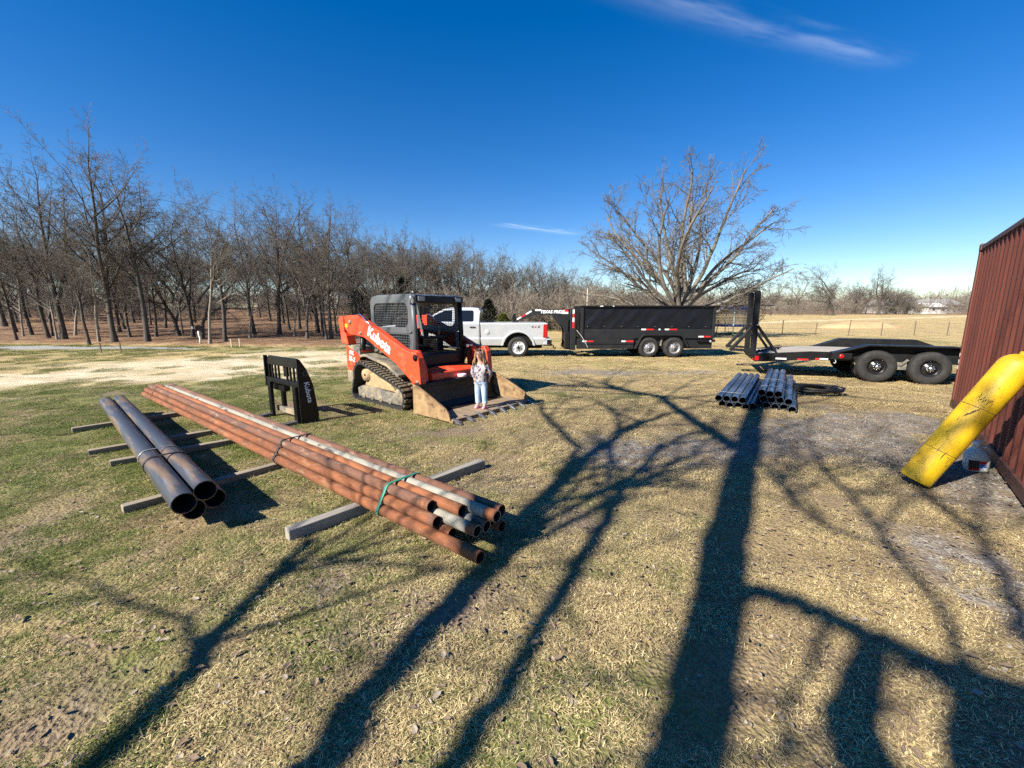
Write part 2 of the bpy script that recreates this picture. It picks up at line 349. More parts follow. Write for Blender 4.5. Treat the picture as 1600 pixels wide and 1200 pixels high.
def ground_material():
    m = bpy.data.materials.new('ground_cover'); m.use_nodes = True; t = m.node_tree; n = t.nodes; k = t.links; b = n['Principled BSDF']
    b.inputs['Roughness'].default_value = .95; b.inputs['Specular IOR Level'].default_value = .15
    geo = n.new('ShaderNodeNewGeometry'); P = geo.outputs['Position']
    def noise(s, d=4, r=.65, str_=None):
        src = P
        if str_:
            mp = n.new('ShaderNodeMapping'); mp.inputs['Scale'].default_value = str_; k.new(P, mp.inputs[0]); src = mp.outputs[0]
        q = n.new('ShaderNodeTexNoise'); q.inputs['Scale'].default_value = s; q.inputs['Detail'].default_value = d; q.inputs['Roughness'].default_value = r; k.new(src, q.inputs[0]); return q.outputs[0]
    def rg(v, a, b_, c=0., d=1.):
        q = n.new('ShaderNodeMapRange'); k.new(v, q.inputs[0])
        for i, w in enumerate((a, b_, c, d)): q.inputs[1+i].default_value = w
        return q.outputs[0]
    def mul(a, b_):
        q = n.new('ShaderNodeMath'); q.operation = 'MULTIPLY'; k.new(a, q.inputs[0])
        if isinstance(b_, float): q.inputs[1].default_value = b_
        else: k.new(b_, q.inputs[1])
        return q.outputs[0]
    def mix(f, a, b_):
        q = n.new('ShaderNodeMix'); q.data_type = 'RGBA'; k.new(f, q.inputs[0])
        for i, v in ((6, a), (7, b_)):
            if isinstance(v, tuple): q.inputs[i].default_value = (*v, 1)
            else: k.new(v, q.inputs[i])
        return q.outputs[2]
    def at(nm):
        a = n.new('ShaderNodeAttribute'); a.attribute_name = nm; s_ = n.new('ShaderNodeSeparateColor'); k.new(a.outputs['Color'], s_.inputs[0]); return s_.outputs
    A, B, C = at('za'), at('zb'), at('zc')
    fine = noise(55, 3); mid = noise(6); big = noise(.8)
    straw = mix(rg(fine, .35, .65), (.36, .265, .115), (.60, .465, .215))
    straw = mix(rg(mid, .42, .68), straw, (.22, .16, .085))
    straw = mix(rg(big, .45, .7), straw, (.56, .42, .18))
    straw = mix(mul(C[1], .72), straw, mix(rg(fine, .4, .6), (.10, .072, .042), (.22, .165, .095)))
    grn = mix(rg(fine, .35, .65), (.055, .082, .014), (.15, .18, .04))
    c = mix(mul(A[0], .78), straw, grn)
    soil = mix(rg(noise(24), .35, .65), (.115, .082, .058), (.25, .195, .14))
    c = mix(mul(rg(noise(9), .48, .62), .45), c, soil)
    c = mix(mul(rg(noise(1.1, 5, .7), .52, .66), .55), c, soil)
    c = mix(A[2], c, soil)
    vor = n.new('ShaderNodeTexVoronoi'); vor.inputs['Scale'].default_value = 42; k.new(P, vor.inputs[0])
    sx = n.new('ShaderNodeSeparateColor'); k.new(vor.outputs['Color'], sx.inputs[0])
    grav = mix(sx.outputs[0], (.11, .10, .085), (.36, .335, .29))
    grav = mix(rg(noise(5), .44, .58), grav, (.17, .135, .10))
    c = mix(mul(A[1], rg(noise(3.5), .30, .50)), c, grav)
    pale = mix(rg(noise(5, 5, .7, (.35, 1, 1)), .38, .62), (.66, .58, .42), (.46, .38, .24))
    pale = mix(rg(noise(2.2, 5, .7, (.3, 1, 1)), .55, .72), pale, (.20, .17, .095))
    c = mix(B[1], c, pale)
    c = mix(mul(C[0], .8), c, (.60, .50, .33))
    lit = mix(rg(noise(14), .4, .62), (.085, .046, .026), (.25, .15, .085))
    lit = mix(rg(noise(1.6, 5, .7, (.5, 1, 1)), .5, .7), lit, (.36, .25, .16))
    c = mix(B[0], c, lit)
    c = mix(B[2], c, mix(rg(noise(9), .4, .6), (.25, .25, .245), (.33, .325, .31)))
    k.new(c, b.inputs['Base Color'])
    bn = n.new('ShaderNodeBump'); bn.inputs['Strength'].default_value = .8; bn.inputs['Distance'].default_value = .03
    hh = n.new('ShaderNodeMath'); hh.operation = 'ADD'; k.new(noise(18, 4, .75), hh.inputs[0]); k.new(mul(vor.outputs['Distance'], .5), hh.inputs[1])
    k.new(hh.outputs[0], bn.inputs['Height']); k.new(bn.outputs[0], b.inputs['Normal'])
    return m
me.materials.append(ground_material())
go = struct(bpy.data.objects.new('ground', me)); COL.objects.link(go)
go['label'] = 'patchy winter lawn, gravel and dry field reaching the horizon'

# ---- scattered tiles: one object whose mesh holds a few small tiles and the points they are set on
def scatter(name, tiles, pts, label, cat, mats):
    """tiles: list of (verts, faces, col) ; pts: array x,y,z,rot,scale,tile"""
    V = []; Fc = []; tid = []; colv = []
    for i, (v, f, c) in enumerate(tiles):
        b = len(V); V += v; Fc += [[q+b for q in ff] for ff in f]; tid += [i]*len(v); colv += c
    nb = len(V); V += [tuple(p[:3]) for p in pts]; tid += [100+int(p[5]) for p in pts]; colv += [0]*len(pts)
    m = bpy.data.meshes.new(name); m.from_pydata(V, [], Fc)
    for mm in mats: m.materials.append(mm)
    m.attributes.new('tid', 'INT', 'POINT').data.foreach_set('value', tid)
    m.attributes.new('shade', 'FLOAT', 'POINT').data.foreach_set('value', colv)
    m.attributes.new('rot', 'FLOAT', 'POINT').data.foreach_set('value', [0]*nb+[float(p[3]) for p in pts])
    m.attributes.new('scl', 'FLOAT', 'POINT').data.foreach_set('value', [1]*nb+[float(p[4]) for p in pts])
    o = bpy.data.objects.new(name, m); COL.objects.link(o)
    g = bpy.data.node_groups.new(name, 'GeometryNodeTree'); g.interface.new_socket('Geometry', in_out='INPUT', socket_type='NodeSocketGeometry'); g.interface.new_socket('Geometry', in_out='OUTPUT', socket_type='NodeSocketGeometry')
    n = g.nodes; k = g.links; gi = n.new('NodeGroupInput'); gout = n.new('NodeGroupOutput')
    def attr(nm, t):
        a = n.new('GeometryNodeInputNamedAttribute'); a.data_type = t; a.inputs[0].default_value = nm; return a.outputs[0]
    T = attr('tid', 'INT'); jn = n.new('GeometryNodeJoinGeometry')
    def sel(v):
        c = n.new('FunctionNodeCompare'); c.data_type = 'INT'; c.operation = 'EQUAL'; k.new(T, c.inputs[2]); c.inputs[3].default_value = v
        s_ = n.new('GeometryNodeSeparateGeometry'); s_.domain = 'POINT'; k.new(gi.outputs[0], s_.inputs[0]); k.new(c.outputs[0], s_.inputs[1]); return s_.outputs[0]
    for i in range(len(tiles)):
        ip = n.new('GeometryNodeInstanceOnPoints'); k.new(sel(100+i), ip.inputs['Points']); k.new(sel(i), ip.inputs['Instance'])
        cx = n.new('ShaderNodeCombineXYZ'); k.new(attr('rot', 'FLOAT'), cx.inputs[2])
        er = n.new('FunctionNodeEulerToRotation'); k.new(cx.outputs[0], er.inputs[0]); k.new(er.outputs[0], ip.inputs['Rotation'])
        k.new(attr('scl', 'FLOAT'), ip.inputs['Scale']); k.new(ip.outputs[0], jn.inputs[0])
    k.new(jn.outputs[0], gout.inputs[0])
    md = o.modifiers.new('scatter', 'NODES'); md.node_group = g
    tag(o, label, cat, None, 'stuff'); return o
def blade_tile(seed, size, count, lmin, lmax, wid, upright, clump=.0):
    r = random.Random(seed); V = []; Fc = []; C = []
    cl = [(r.uniform(-size/2, size/2), r.uniform(-size/2, size/2)) for _ in range(40)]
    for i in range(count):
        if r.random() < clump:
            c = r.choice(cl); x = c[0]+r.gauss(0, .025); y = c[1]+r.gauss(0, .025); up = r.uniform(.3, .9); L = r.uniform(lmin, lmax)*1.2
        else: x = r.uniform(-size/2, size/2); y = r.uniform(-size/2, size/2); up = r.uniform(0, upright); L = r.uniform(lmin, lmax)
        a = r.uniform(0, 2*math.pi); dx, dy = math.cos(a), math.sin(a); w = wid*r.uniform(.6, 1.3)
        e = math.atan(up); h1, v1 = math.cos(e)*L*.5, math.sin(e)*L*.5
        e2 = e-r.uniform(.2, 1.2); h2, v2 = h1+math.cos(e2)*L*.5, max(.002, v1+math.sin(e2)*L*.5)
        nx_, ny_ = -dy*w, dx*w; z0 = r.uniform(-.006, .012); b = len(V)
        V += [(x-nx_, y-ny_, z0), (x+nx_, y+ny_, z0), (x+dx*h1-nx_*.8, y+dy*h1-ny_*.8, z0+v1), (x+dx*h1+nx_*.8, y+dy*h1+ny_*.8, z0+v1), (x+dx*h2, y+dy*h2, z0+v2)]
        Fc += [[b, b+1, b+3, b+2], [b+2, b+3, b+4]]; C += [r.random()]*5
    return V, Fc, C
def grass_material():
    m = bpy.data.materials.new('grass_blades'); m.use_nodes = True; t = m.node_tree; n = t.nodes; k = t.links; b = n['Principled BSDF']
    b.inputs['Roughness'].default_value = .7; b.inputs['Specular IOR Level'].default_value = .25
    geo = n.new('ShaderNodeNewGeometry'); at = n.new('ShaderNodeAttribute'); at.attribute_name = 'shade'
    def noise(s, d=4):
        q = n.new('ShaderNodeTexNoise'); q.inputs['Scale'].default_value = s; q.inputs['Detail'].default_value = d; k.new(geo.outputs['Position'], q.inputs[0]); return q.outputs[0]
    sp_ = n.new('ShaderNodeSeparateXYZ'); k.new(geo.outputs['Position'], sp_.inputs[0])
    def M_(op, a, b_, c=None):
        q = n.new('ShaderNodeMath'); q.operation = op
        for i, v in enumerate((a, b_, c)):
            if v is None: continue
            if isinstance(v, (float, int)): q.inputs[i].default_value = v
            else: k.new(v, q.inputs[i])
        return q.outputs[0]
    def rg(v, a, b_, c=0., d=1.):
        q = n.new('ShaderNodeMapRange'); k.new(v, q.inputs[0])
        for i, w in enumerate((a, b_, c, d)): q.inputs[1+i].default_value = w
        return q.outputs[0]
    def mix(f, a, b_):
        q = n.new('ShaderNodeMix'); q.data_type = 'RGBA'; k.new(f, q.inputs[0])
        for i, v in ((6, a), (7, b_)):
            if isinstance(v, tuple): q.inputs[i].default_value = (*v, 1)
            else: k.new(v, q.inputs[i])
        return q.outputs[2]
    cr = n.new('ShaderNodeValToRGB'); k.new(at.outputs['Fac'], cr.inputs[0]); e = cr.color_ramp.elements
    e[0].position = 0; e[0].color = (.16, .11, .06, 1); e[1].position = 1; e[1].color = (.80, .68, .40, 1)
    for p, c in ((.22, (.30, .22, .11)), (.5, (.54, .42, .20)), (.8, (.70, .565, .29))):
        q = e.new(p); q.color = (*c, 1)
    cg = n.new('ShaderNodeValToRGB'); k.new(at.outputs['Fac'], cg.inputs[0]); e = cg.color_ramp.elements
    e[0].position = 0; e[0].color = (.035, .06, .010, 1); e[1].position = 1; e[1].color = (.30, .31, .10, 1)
    q = e.new(.6); q.color = (.115, .155, .03, 1)
    left = rg(sp_.outputs[0], -4.5, 1.5, .33, -.08)                      # the lawn is greener towards the drive
    f = M_('ADD', M_('ADD', M_('MULTIPLY', noise(1.3), .9), M_('MULTIPLY', noise(7, 3), .55)), left)
    f = M_('ADD', f, M_('MULTIPLY', M_('FRACT', M_('MULTIPLY', at.outputs['Fac'], 17.3), None), .28))
    c = mix(rg(f, .92, 1.10), cr.outputs[0], cg.outputs[0])
    c = mix(M_('MULTIPLY', rg(noise(2.1, 3), .52, .64), .6), c, mix(at.outputs['Fac'], (.13, .095, .06), (.36, .27, .16)))
    k.new(c, b.inputs['Base Color'])
    tr = n.new('ShaderNodeBsdfTranslucent'); k.new(c, tr.inputs[0]); ms = n.new('ShaderNodeMixShader'); ms.inputs[0].default_value = .18
    out = n['Material Output']; k.new(b.outputs[0], ms.inputs[1]); k.new(tr.outputs[0], ms.inputs[2]); k.new(ms.outputs[0], out.inputs[0])
    return m
rr = np.random.RandomState(3)
def field(y0, y1, step, scl, keep=1.0):
    P_ = []
    y = y0
    while y < y1:
        hw = 1.36*y+1.2; xs = np.arange(-hw, hw, step)
        for x in xs: P_.append((x+rr.uniform(-.5, .5)*step, y+rr.uniform(-.5, .5)*step))
        y += step
    P_ = np.array(P_); z_ = zones(P_[:, 0], P_[:, 1])
    bare = np.maximum.reduce([z_['gravel']*.93, z_['dirt']*.9, z_['drive']*.97, z_['road'], z_['litter'], z_['track']*.7])
    ok = rr.rand(len(P_)) < (1-bare)*keep*(.22+1.1*sm(.34, .60, fbm(P_[:, 0]*1.8, P_[:, 1]*1.8)))
    P_ = P_[ok]; n_ = len(P_)
    return np.stack([P_[:, 0], P_[:, 1], gz(P_[:, 0], P_[:, 1])-.004, rr.uniform(0, 6.28, n_), scl*rr.uniform(.8, 1.25, n_), rr.randint(0, 4, n_)], 1)
tl = [blade_tile(11+i, .44, 2700, .009, .040, .0015, .40, .20) for i in range(4)]
pts = np.concatenate([field(.7, 4.2, .27, 1.0), field(4.2, 7.5, .36, 1.25), field(7.5, 13, .50, 1.45), field(13, 23, .85, 1.9), ])
M_GRASS = grass_material()
scatter('grass', tl, pts.tolist(), 'short matted winter grass, straw coloured with green patches', 'grass', [M_GRASS])
# fallen leaves and gravel stones near the camera
def leaf_tile(seed):
    r = random.Random(seed); V = []; Fc = []; C = []
    for i in range(22):
        x, y = r.uniform(-.6, .6), r.uniform(-.6, .6); a = r.uniform(0, 6.28); L = r.uniform(.008, .024); w = L*r.uniform(.4, .7); tl_ = r.uniform(-.5, .5); cu = r.uniform(.1, .5)
        b = len(V); c_, s_ = math.cos(a), math.sin(a)
        for u, v, h in ((-1, 0, .1), (-.4, .8, cu), (-.4, -.8, cu), (.4, .75, cu), (.4, -.75, cu), (1, 0, .2), (0, 0, 0)):
            X, Y = u*L, v*w; V.append((x+X*c_-Y*s_, y+X*s_+Y*c_, .014+h*w+abs(tl_)*(X*tl_+L)*.6))
        Fc += [[b+6, b+0, b+1], [b+6, b+2, b+0], [b+6, b+1, b+3], [b+6, b+4, b+2], [b+6, b+3, b+5], [b+6, b+5, b+4]]; C += [r.random()]*7
    return V, Fc, C
M_LEAF = mat('dry_leaf', (.22, .155, .10), .85, col2=(.085, .06, .042), scale=4, col3=(.33, .275, .21), s3=3, lo3=.52, hi3=.6)
lp = [(x, y, 0, rr.uniform(0, 6.28), rr.uniform(.8, 1.2), rr.randint(0, 3)) for x, y in [(rr.uniform(-1.4*yy-1, 1.4*yy+1), yy) for yy in rr.uniform(.9, 7.5, 300)]]
lp = [(x, y, float(gz(x, y)), r_, s_, t_) for x, y, z, r_, s_, t_ in lp]
scatter('fallen_leaves', [leaf_tile(i) for i in range(3)], lp, 'small dry brown leaves scattered over the grass', 'leaves', [M_LEAF])
def stone_tile(seed):
    r = random.Random(seed); V = []; Fc = []; C = []
    for i in range(150):
        x, y = r.gauss(0, .24), r.gauss(0, .24); s_ = r.uniform(.002, .006)*(2.2 if r.random() < .06 else 1); b = len(V); a0 = r.uniform(0, 6.28)
        for j in range(5):
            a = a0+j*1.2566; V.append((x+math.cos(a)*s_*r.uniform(.8, 1.5), y+math.sin(a)*s_*r.uniform(.8, 1.5), 0))
        for j in range(5):
            a = a0+j*1.2566+.3; V.append((x+math.cos(a)*s_*.7, y+math.sin(a)*s_*.7, s_*r.uniform(.6, 1.1)))
        Fc += [[b+j, b+(j+1) % 5, b+5+(j+1) % 5, b+5+j] for j in range(5)]+[[b+5+j for j in range(5)]]; C += [r.random()]*10
    return V, Fc, C
def stone_material():
    m = bpy.data.materials.new('gravel_stone'); m.use_nodes = True; n = m.node_tree.nodes; k = m.node_tree.links; b = n['Principled BSDF']; b.inputs['Roughness'].default_value = .9
    a = n.new('ShaderNodeAttribute'); a.attribute_name = 'shade'; c = n.new('ShaderNodeValToRGB'); k.new(a.outputs['Fac'], c.inputs[0])
    c.color_ramp.elements[0].color = (.07, .06, .05, 1); c.color_ramp.elements[1].color = (.33, .285, .23, 1); k.new(c.outputs[0], b.inputs['Base Color']); return m
sp_ = []
for x, y in zip(rr.uniform(-1, 9, 2600), rr.uniform(1.2, 13, 2600)):
    z_ = zones(np.array([x]), np.array([y]))
    if rr.rand() < float(z_['gravel'][0])*.6+.03: sp_.append((x, y, float(gz(x, y))-.001, rr.uniform(0, 6.28), rr.uniform(.8, 1.3), rr.randint(0, 3)))
scatter('gravel', [stone_tile(i) for i in range(3)], sp_, 'loose grey gravel stones in the worn drive by the container', 'gravel', [stone_material()])

# ------------------------------------------------------------------ bare trees
def grow(rng, p, d, L, r, lvl, P, out):
    n = max(3, int(L/P['seg'][lvl])); pts = [p]; rad = [r]; x, y, z = p; dx, dy, dz = d; wob = P['wob'][lvl]; up = P['up'][lvl]; rend = P['rend'][lvl]; st = L/n
    for i in range(n):
        dx += rng.gauss(0, wob); dy += rng.gauss(0, wob); dz += rng.gauss(0, wob)+up
        q = 1/math.sqrt(dx*dx+dy*dy+dz*dz); dx *= q; dy *= q; dz *= q
        x += dx*st; y += dy*st; z += dz*st; pts.append((x, y, z)); rad.append(max(P['rmin'], r*(1-(1-rend)*(i+1)/n)))
    out.append((pts, rad, lvl))
    if lvl >= P['max']: return
    nc = P['n'][lvl]; t0 = P['t0'][lvl]
    for k in range(nc):
        t = t0+(1-t0)*(k+rng.random())/nc; f = t*n; i = min(int(f), n-1); f -= i
        a, b = pts[i], pts[i+1]; q = (a[0]+(b[0]-a[0])*f, a[1]+(b[1]-a[1])*f, a[2]+(b[2]-a[2])*f)
        ax, ay, az = b[0]-a[0], b[1]-a[1], b[2]-a[2]; l = 1/math.sqrt(ax*ax+ay*ay+az*az); ax *= l; ay *= l; az *= l
        ux, uy, uz = rng.gauss(0, 1), rng.gauss(0, 1), rng.gauss(0, 1)*P['flat']; dt = ux*ax+uy*ay+uz*az; ux -= dt*ax; uy -= dt*ay; uz -= dt*az
        l = 1/(math.sqrt(ux*ux+uy*uy+uz*uz)+1e-6); an = R(P['ang'][lvl]*rng.uniform(.65, 1.3)); c, s_ = math.cos(an), math.sin(an)*l
        rb = rad[i]+(rad[i+1]-rad[i])*f
        grow(rng, q, (ax*c+ux*s_, ay*c+uy*s_, az*c+uz*s_), L*P['len'][lvl]*rng.uniform(.65, 1.25)*(1.15-.45*t), max(P['rmin'], rb*P['rr'][lvl]*rng.uniform(.75, 1.1)), lvl+1, P, out)
    if P.get('split') and lvl <= P['split']:               # the axis carries on as a finer shoot
        grow(rng, pts[-1], (dx, dy, dz), L*.45, rad[-1], lvl+1, P, out)
SIDES = (9, 6, 4, 3, 3, 3)
def tubes(parts, name, m):
    b = MB()
    for pts, rad, lvl in parts: b.tube(pts, rad, SIDES[lvl], False, True)
    me = bpy.data.meshes.new(name); me.from_pydata(b.v, [], b.f); me.materials.append(m); me.polygons.foreach_set('use_smooth', [True]*len(b.f)); me.update(); return me
WOOD = dict(seg=(.7, .55, .4, .3, .24), wob=(.04, .12, .14, .15, .17), up=(.012, .035, .025, .012, .0), rend=(.42, .28, .3, .35, .5), rmin=.0055, max=4, n=(10, 7, 6, 5), t0=(.46, .20, .16, .12), ang=(42, 42, 44, 46), len=(.62, .46, .46, .5), rr=(.62, .62, .6, .6), flat=.75, split=2)
TREES = []
def make_tree_variant(seed, H=10., r=.17, fork=None, lean=(0, 0), P=WOOD, bark=M_BARK, twig=M_TWIG):
    rng = random.Random(seed); out = []
    grow(rng, (0, 0, -.25), (lean[0], lean[1], 1), H*.62, r, 0, P, out)
    if fork:                                               # a second stem
        a = rng.uniform(0, 6.28); grow(rng, (0, 0, H*fork), (math.cos(a)*.4, math.sin(a)*.4, 1), H*.5, r*.7, 0, dict(P, n=(6, 6, 5, 4), t0=(.25,)+P['t0'][1:]), out)
    tr, cr = [q for q in out if q[2] <= 1], [q for q in out if q[2] > 1]
    # a flare at the foot
    pts, rad, _ = tr[0]; rad[0] *= 1.5
    hh = max(p[2] for q in out for p in q[0])
    return tubes(tr, 'trunk', bark), tubes(cr, 'crown', twig), hh
VAR = [make_tree_variant(101, 10, .145), make_tree_variant(102, 10, .135, .25), make_tree_variant(103, 10, .135, .40, (.09, 0)), make_tree_variant(104, 10, .125, None, (-.13, .03)),
       make_tree_variant(105, 10, .145, .2, (.05, .1), dict(WOOD, n=(9, 7, 6, 4), ang=(42, 42, 46, 48), up=(.01, .05, .02, .01, 0))), make_tree_variant(106, 10, .10, None, (.1, -.05), dict(WOOD, n=(10, 6, 6, 4), t0=(.42, .2, .2, .15)), M_BARKP),
       make_tree_variant(107, 10, .15, .3, (.14, 0), dict(WOOD, ang=(52, 48, 48, 50), n=(8, 7, 6, 4), t0=(.32, .2, .2, .15), len=(.66, .5, .48, .5), up=(0, .03, .02, .01, 0), wob=(.09, .14, .16, .17, .2)))]
def tree(x, y, H, var, rz, label, group, name='bare_tree', rs=1.0):
    tm, cm, hh = VAR[var]; s_ = H/hh*1.06
    o = thing(name, label, 'tree', (x, y, float(gz(x, y))), rz, group); o.scale = (s_*rs, s_*rs, s_)
    for nm, m in (('trunk', tm), ('crown', cm)):
        c = bpy.data.objects.new(nm, m); COL.objects.link(c); c.parent = o
    return o
def foot(px, py):
    """pixel of a trunk's foot -> point on the terrain"""
    for Y in np.arange(8, 260, .15):
        x, z = depth_at(px, py, Y)
        if z <= float(gz(x, Y)): return x, float(Y)
    return depth_at(px, py, 260)[0], 260.
ORD = ['first', 'second', 'third', 'fourth', 'fifth', 'sixth', 'seventh', 'eighth', 'ninth', 'tenth', 'eleventh', 'twelfth', 'thirteenth', 'fourteenth', 'fifteenth', 'sixteenth', 'seventeenth', 'eighteenth', 'nineteenth', 'twentieth', 'twenty-first', 'twenty-second', 'twenty-third', 'twenty-fourth', 'twenty-fifth', 'twenty-sixth']
# (foot px, foot py, top py, variant, spin)
FRONT = [(8, 510, 275, 0, .3), (50, 524, 310, 3, .2), (76, 528, 300, 3, .5), (100, 530, 235, 4, 1.2), (117, 524, 330, 5, 2), (140, 540, 345, 3, 0.0), (155, 534, 330, 5, .4), (180, 534, 217, 1, 2.2), (231, 534, 240, 0, 4.2), (258, 513, 330, 2, 1),
         (281, 525, 325, 6, 3.3), (302, 527, 318, 1, 5), (328, 537, 292, 5, .6), (352, 533, 318, 0, 2.6), (398, 523, 300, 3, .3), (436, 523, 290, 4, 5.4), (453, 516, 320, 2, 3.0), (468, 514, 330, 0, 3.7), (480, 529, 372, 6, 1.1), (497, 520, 303, 1, 4.4), (518, 530, 310, 0, .9), (560, 520, 318, 4, 2.4)]
SP = {5: 'pale snapped-looking leaning trunk', 7: 'tallest bare tree with wide forked top', 8: 'tall thick bare tree', 12: 'slender pale-barked tree beside the mailbox', 18: 'short crooked gnarled tree', 20: 'dark straight tree just left of loader'}
LABS = []
for i, (fx, fy, ty, v, rz) in enumerate(FRONT):
    x, y = foot(fx, fy); zt = depth_at(fx, ty, y)[1]; H = zt-float(gz(x, y))
    lab = SP.get(i, 'bare grey tree')+', '+ORD[i]+' from left at wood edge'
    tree(x, y, H, v, rz, lab, 'trees along the edge of the left wood')
# deeper rows of the wood
rt = random.Random(77); back = 0
for row, (y0, y1, step, h0, h1) in enumerate(((26, 30, 2.6, 6.0, 8.2), (32, 38, 2.8, 6.8, 9.0), (41, 48, 3.0, 8.0, 10), (52, 62, 3.6, 8.5, 10.5), (66, 80, 4.4, 9, 11.5))):
    x = -1.5*y0
    xe = -.30*y0+(.0 if row < 2 else 2)
    while x < xe:
        y = rt.uniform(y0, y1); hh = rt.uniform(h0, h1)*(1.0 if x < -.55*y0 else .86)
        tree(x+rt.uniform(-.8, .8), y, hh, rt.randrange(7), rt.uniform(0, 6.28), 'bare grey tree standing deep among the trunks of the left wood', 'trees deep in the left wood', rs=rt.uniform(.8, 1.05)); x += step*rt.uniform(.7, 1.3)
# the wood behind pickup and dump trailer: tops follow the skyline of the photograph
SKYL = [(585, 360), (640, 347), (690, 372), (730, 366), (790, 395), (830, 394), (870, 410), (905, 422), (950, 430), (1000, 436), (1180, 432), (1240, 428)]
def skyline(px): return float(np.interp(px, [a for a, b in SKYL], [b for a, b in SKYL]))
MID = [(628, 346, 0, 1), (668, 378, 4, 2), (700, 374, 1, 0), (736, 366, 2, 4), (770, 398, 5, 1), (802, 394, 0, 3), (838, 393, 4, 5), (872, 409, 1, 2), (902, 421, 6, 0), (940, 432, 2, 2)]
for i, (fx, ty, v, rz) in enumerate(MID):
    y = 40+i*1.2; x = (fx-800)/650*y; H = depth_at(fx, ty, y)[1]-float(gz(x, y))
    tree(x, y, H, v, rz, 'bare tree behind the pickup and dump trailer, '+ORD[i]+' from the left of its row', 'trees behind the pickup')
for y0, y1, step in ((44, 50, 2.0), (52, 62, 2.4), (64, 76, 3.0)):
    x = -.36*y0
    while x < .30*y0:
        y = rt.uniform(y0, y1); px = 800+650*x/y; H = depth_at(px, skyline(px)+rt.uniform(4, 24), y)[1]-float(gz(x, y))
        tree(x, y, max(4.5, H), rt.randrange(7), rt.uniform(0, 6.28), 'bare tree in the far wood behind the silver pickup', 'trees deep in the far wood'); x += step*rt.uniform(.6, 1.4)
# trees at the far side of the dry field
FAR = [(1246, 498, 428, 6, .4), (1303, 491, 411, 6, 2.0), (1372, 489, 416, 4, 3.0), (1165, 497, 430, 4, 1), (1205, 496, 432, 1, 3)]
FL = ['broad low-forked tree standing alone in front of the field edge trees', 'spreading dark tree, tallest at the far field edge', 'pale leaning tree at the right end of the field edge row', 'bare tree far behind the upright ramps, left one', 'bare tree far behind the upright ramps, right one']
for i, (fx, fy, ty, v, rz) in enumerate(FAR):
    y = (92, 90, 98, 88, 92)[i]; x = (fx-800)/650*y; H = depth_at(fx, ty, y)[1]-float(gz(x, y))
    tree(x, y, H, v, rz, FL[i], 'trees along the far field edge', rs=1.25)
for k in range(22):
    y = rt.uniform(98, 125); px = rt.uniform(1010, 1420); x = (px-800)/650*y; H = depth_at(px, np.interp(px, [1000, 1180, 1250, 1300, 1360, 1430], [440, 436, 432, 424, 436, 452])+rt.uniform(0, 16), y)[1]-float(gz(x, y))
    tree(x, y, max(5, H), rt.choice((4, 6, 1, 2)), rt.uniform(0, 6.28), 'bare scrubby tree in the thicket beyond the dry field', 'thicket beyond the dry field', rs=1.3)
for k in range(30):
    y = rt.uniform(135, 185); px = rt.uniform(960, 1640); x = (px-800)/650*y; H = depth_at(px, rt.uniform(458, 474), y)[1]-float(gz(x, y))
    tree(x, y, max(5, H), rt.choice((4, 6, 1)), rt.uniform(0, 6.28), 'hazy bare tree in the distant line at right', 'distant tree line', rs=1.6)
# the great oak
OAK = dict(seg=(.5, .55, .42, .34, .26), wob=(.05, .085, .15, .18, .2), up=(0, .0, .004, .006, .004), rend=(.85, .25, .25, .3, .5), rmin=.0095, max=4, n=(0, 9, 7, 6), t0=(.5, .25, .15, .12), ang=(45, 36, 42, 46), len=(1, .34, .44, .48), rr=(.5, .5, .55, .62), flat=.85)
rng = random.Random(9); out = []
grow(rng, (0, 0, -.3), (0, 0, 1), 2.2, .48, 0, OAK, out)
for k in range(26):
    el = 4+80*((k+.5)/26)**1.2; a = (0 if k % 2 else 180)+(-38, 15, 34, -14, 0, 60)[k % 6]; L = 5.9+2.9*math.sin(R(el)); r_ = .11+.06*math.sin(R(el))
    e = R(el); aa = R(a+rng.uniform(-8, 8)); z0 = 1.2+rng.uniform(0, .7)+.25*math.sin(e)
    grow(rng, (math.cos(aa)*.12, math.sin(aa)*.12, z0), (math.cos(aa)*math.cos(e), math.sin(aa)*math.cos(e), math.sin(e)), L, r_, 1, OAK, out)
oak = thing('oak_tree', 'great spreading bare oak rising behind the black dump trailer', 'tree', (11.4, 28, float(gz(11.4, 28))))
for nm, m in (('trunk', tubes([q for q in out if q[2] <= 1], 'trunk', M_OAKB)), ('crown', tubes([q for q in out if q[2] > 1], 'crown', M_OAKT))):
    c = bpy.data.objects.new(nm, m); COL.objects.link(c); c.parent = oak
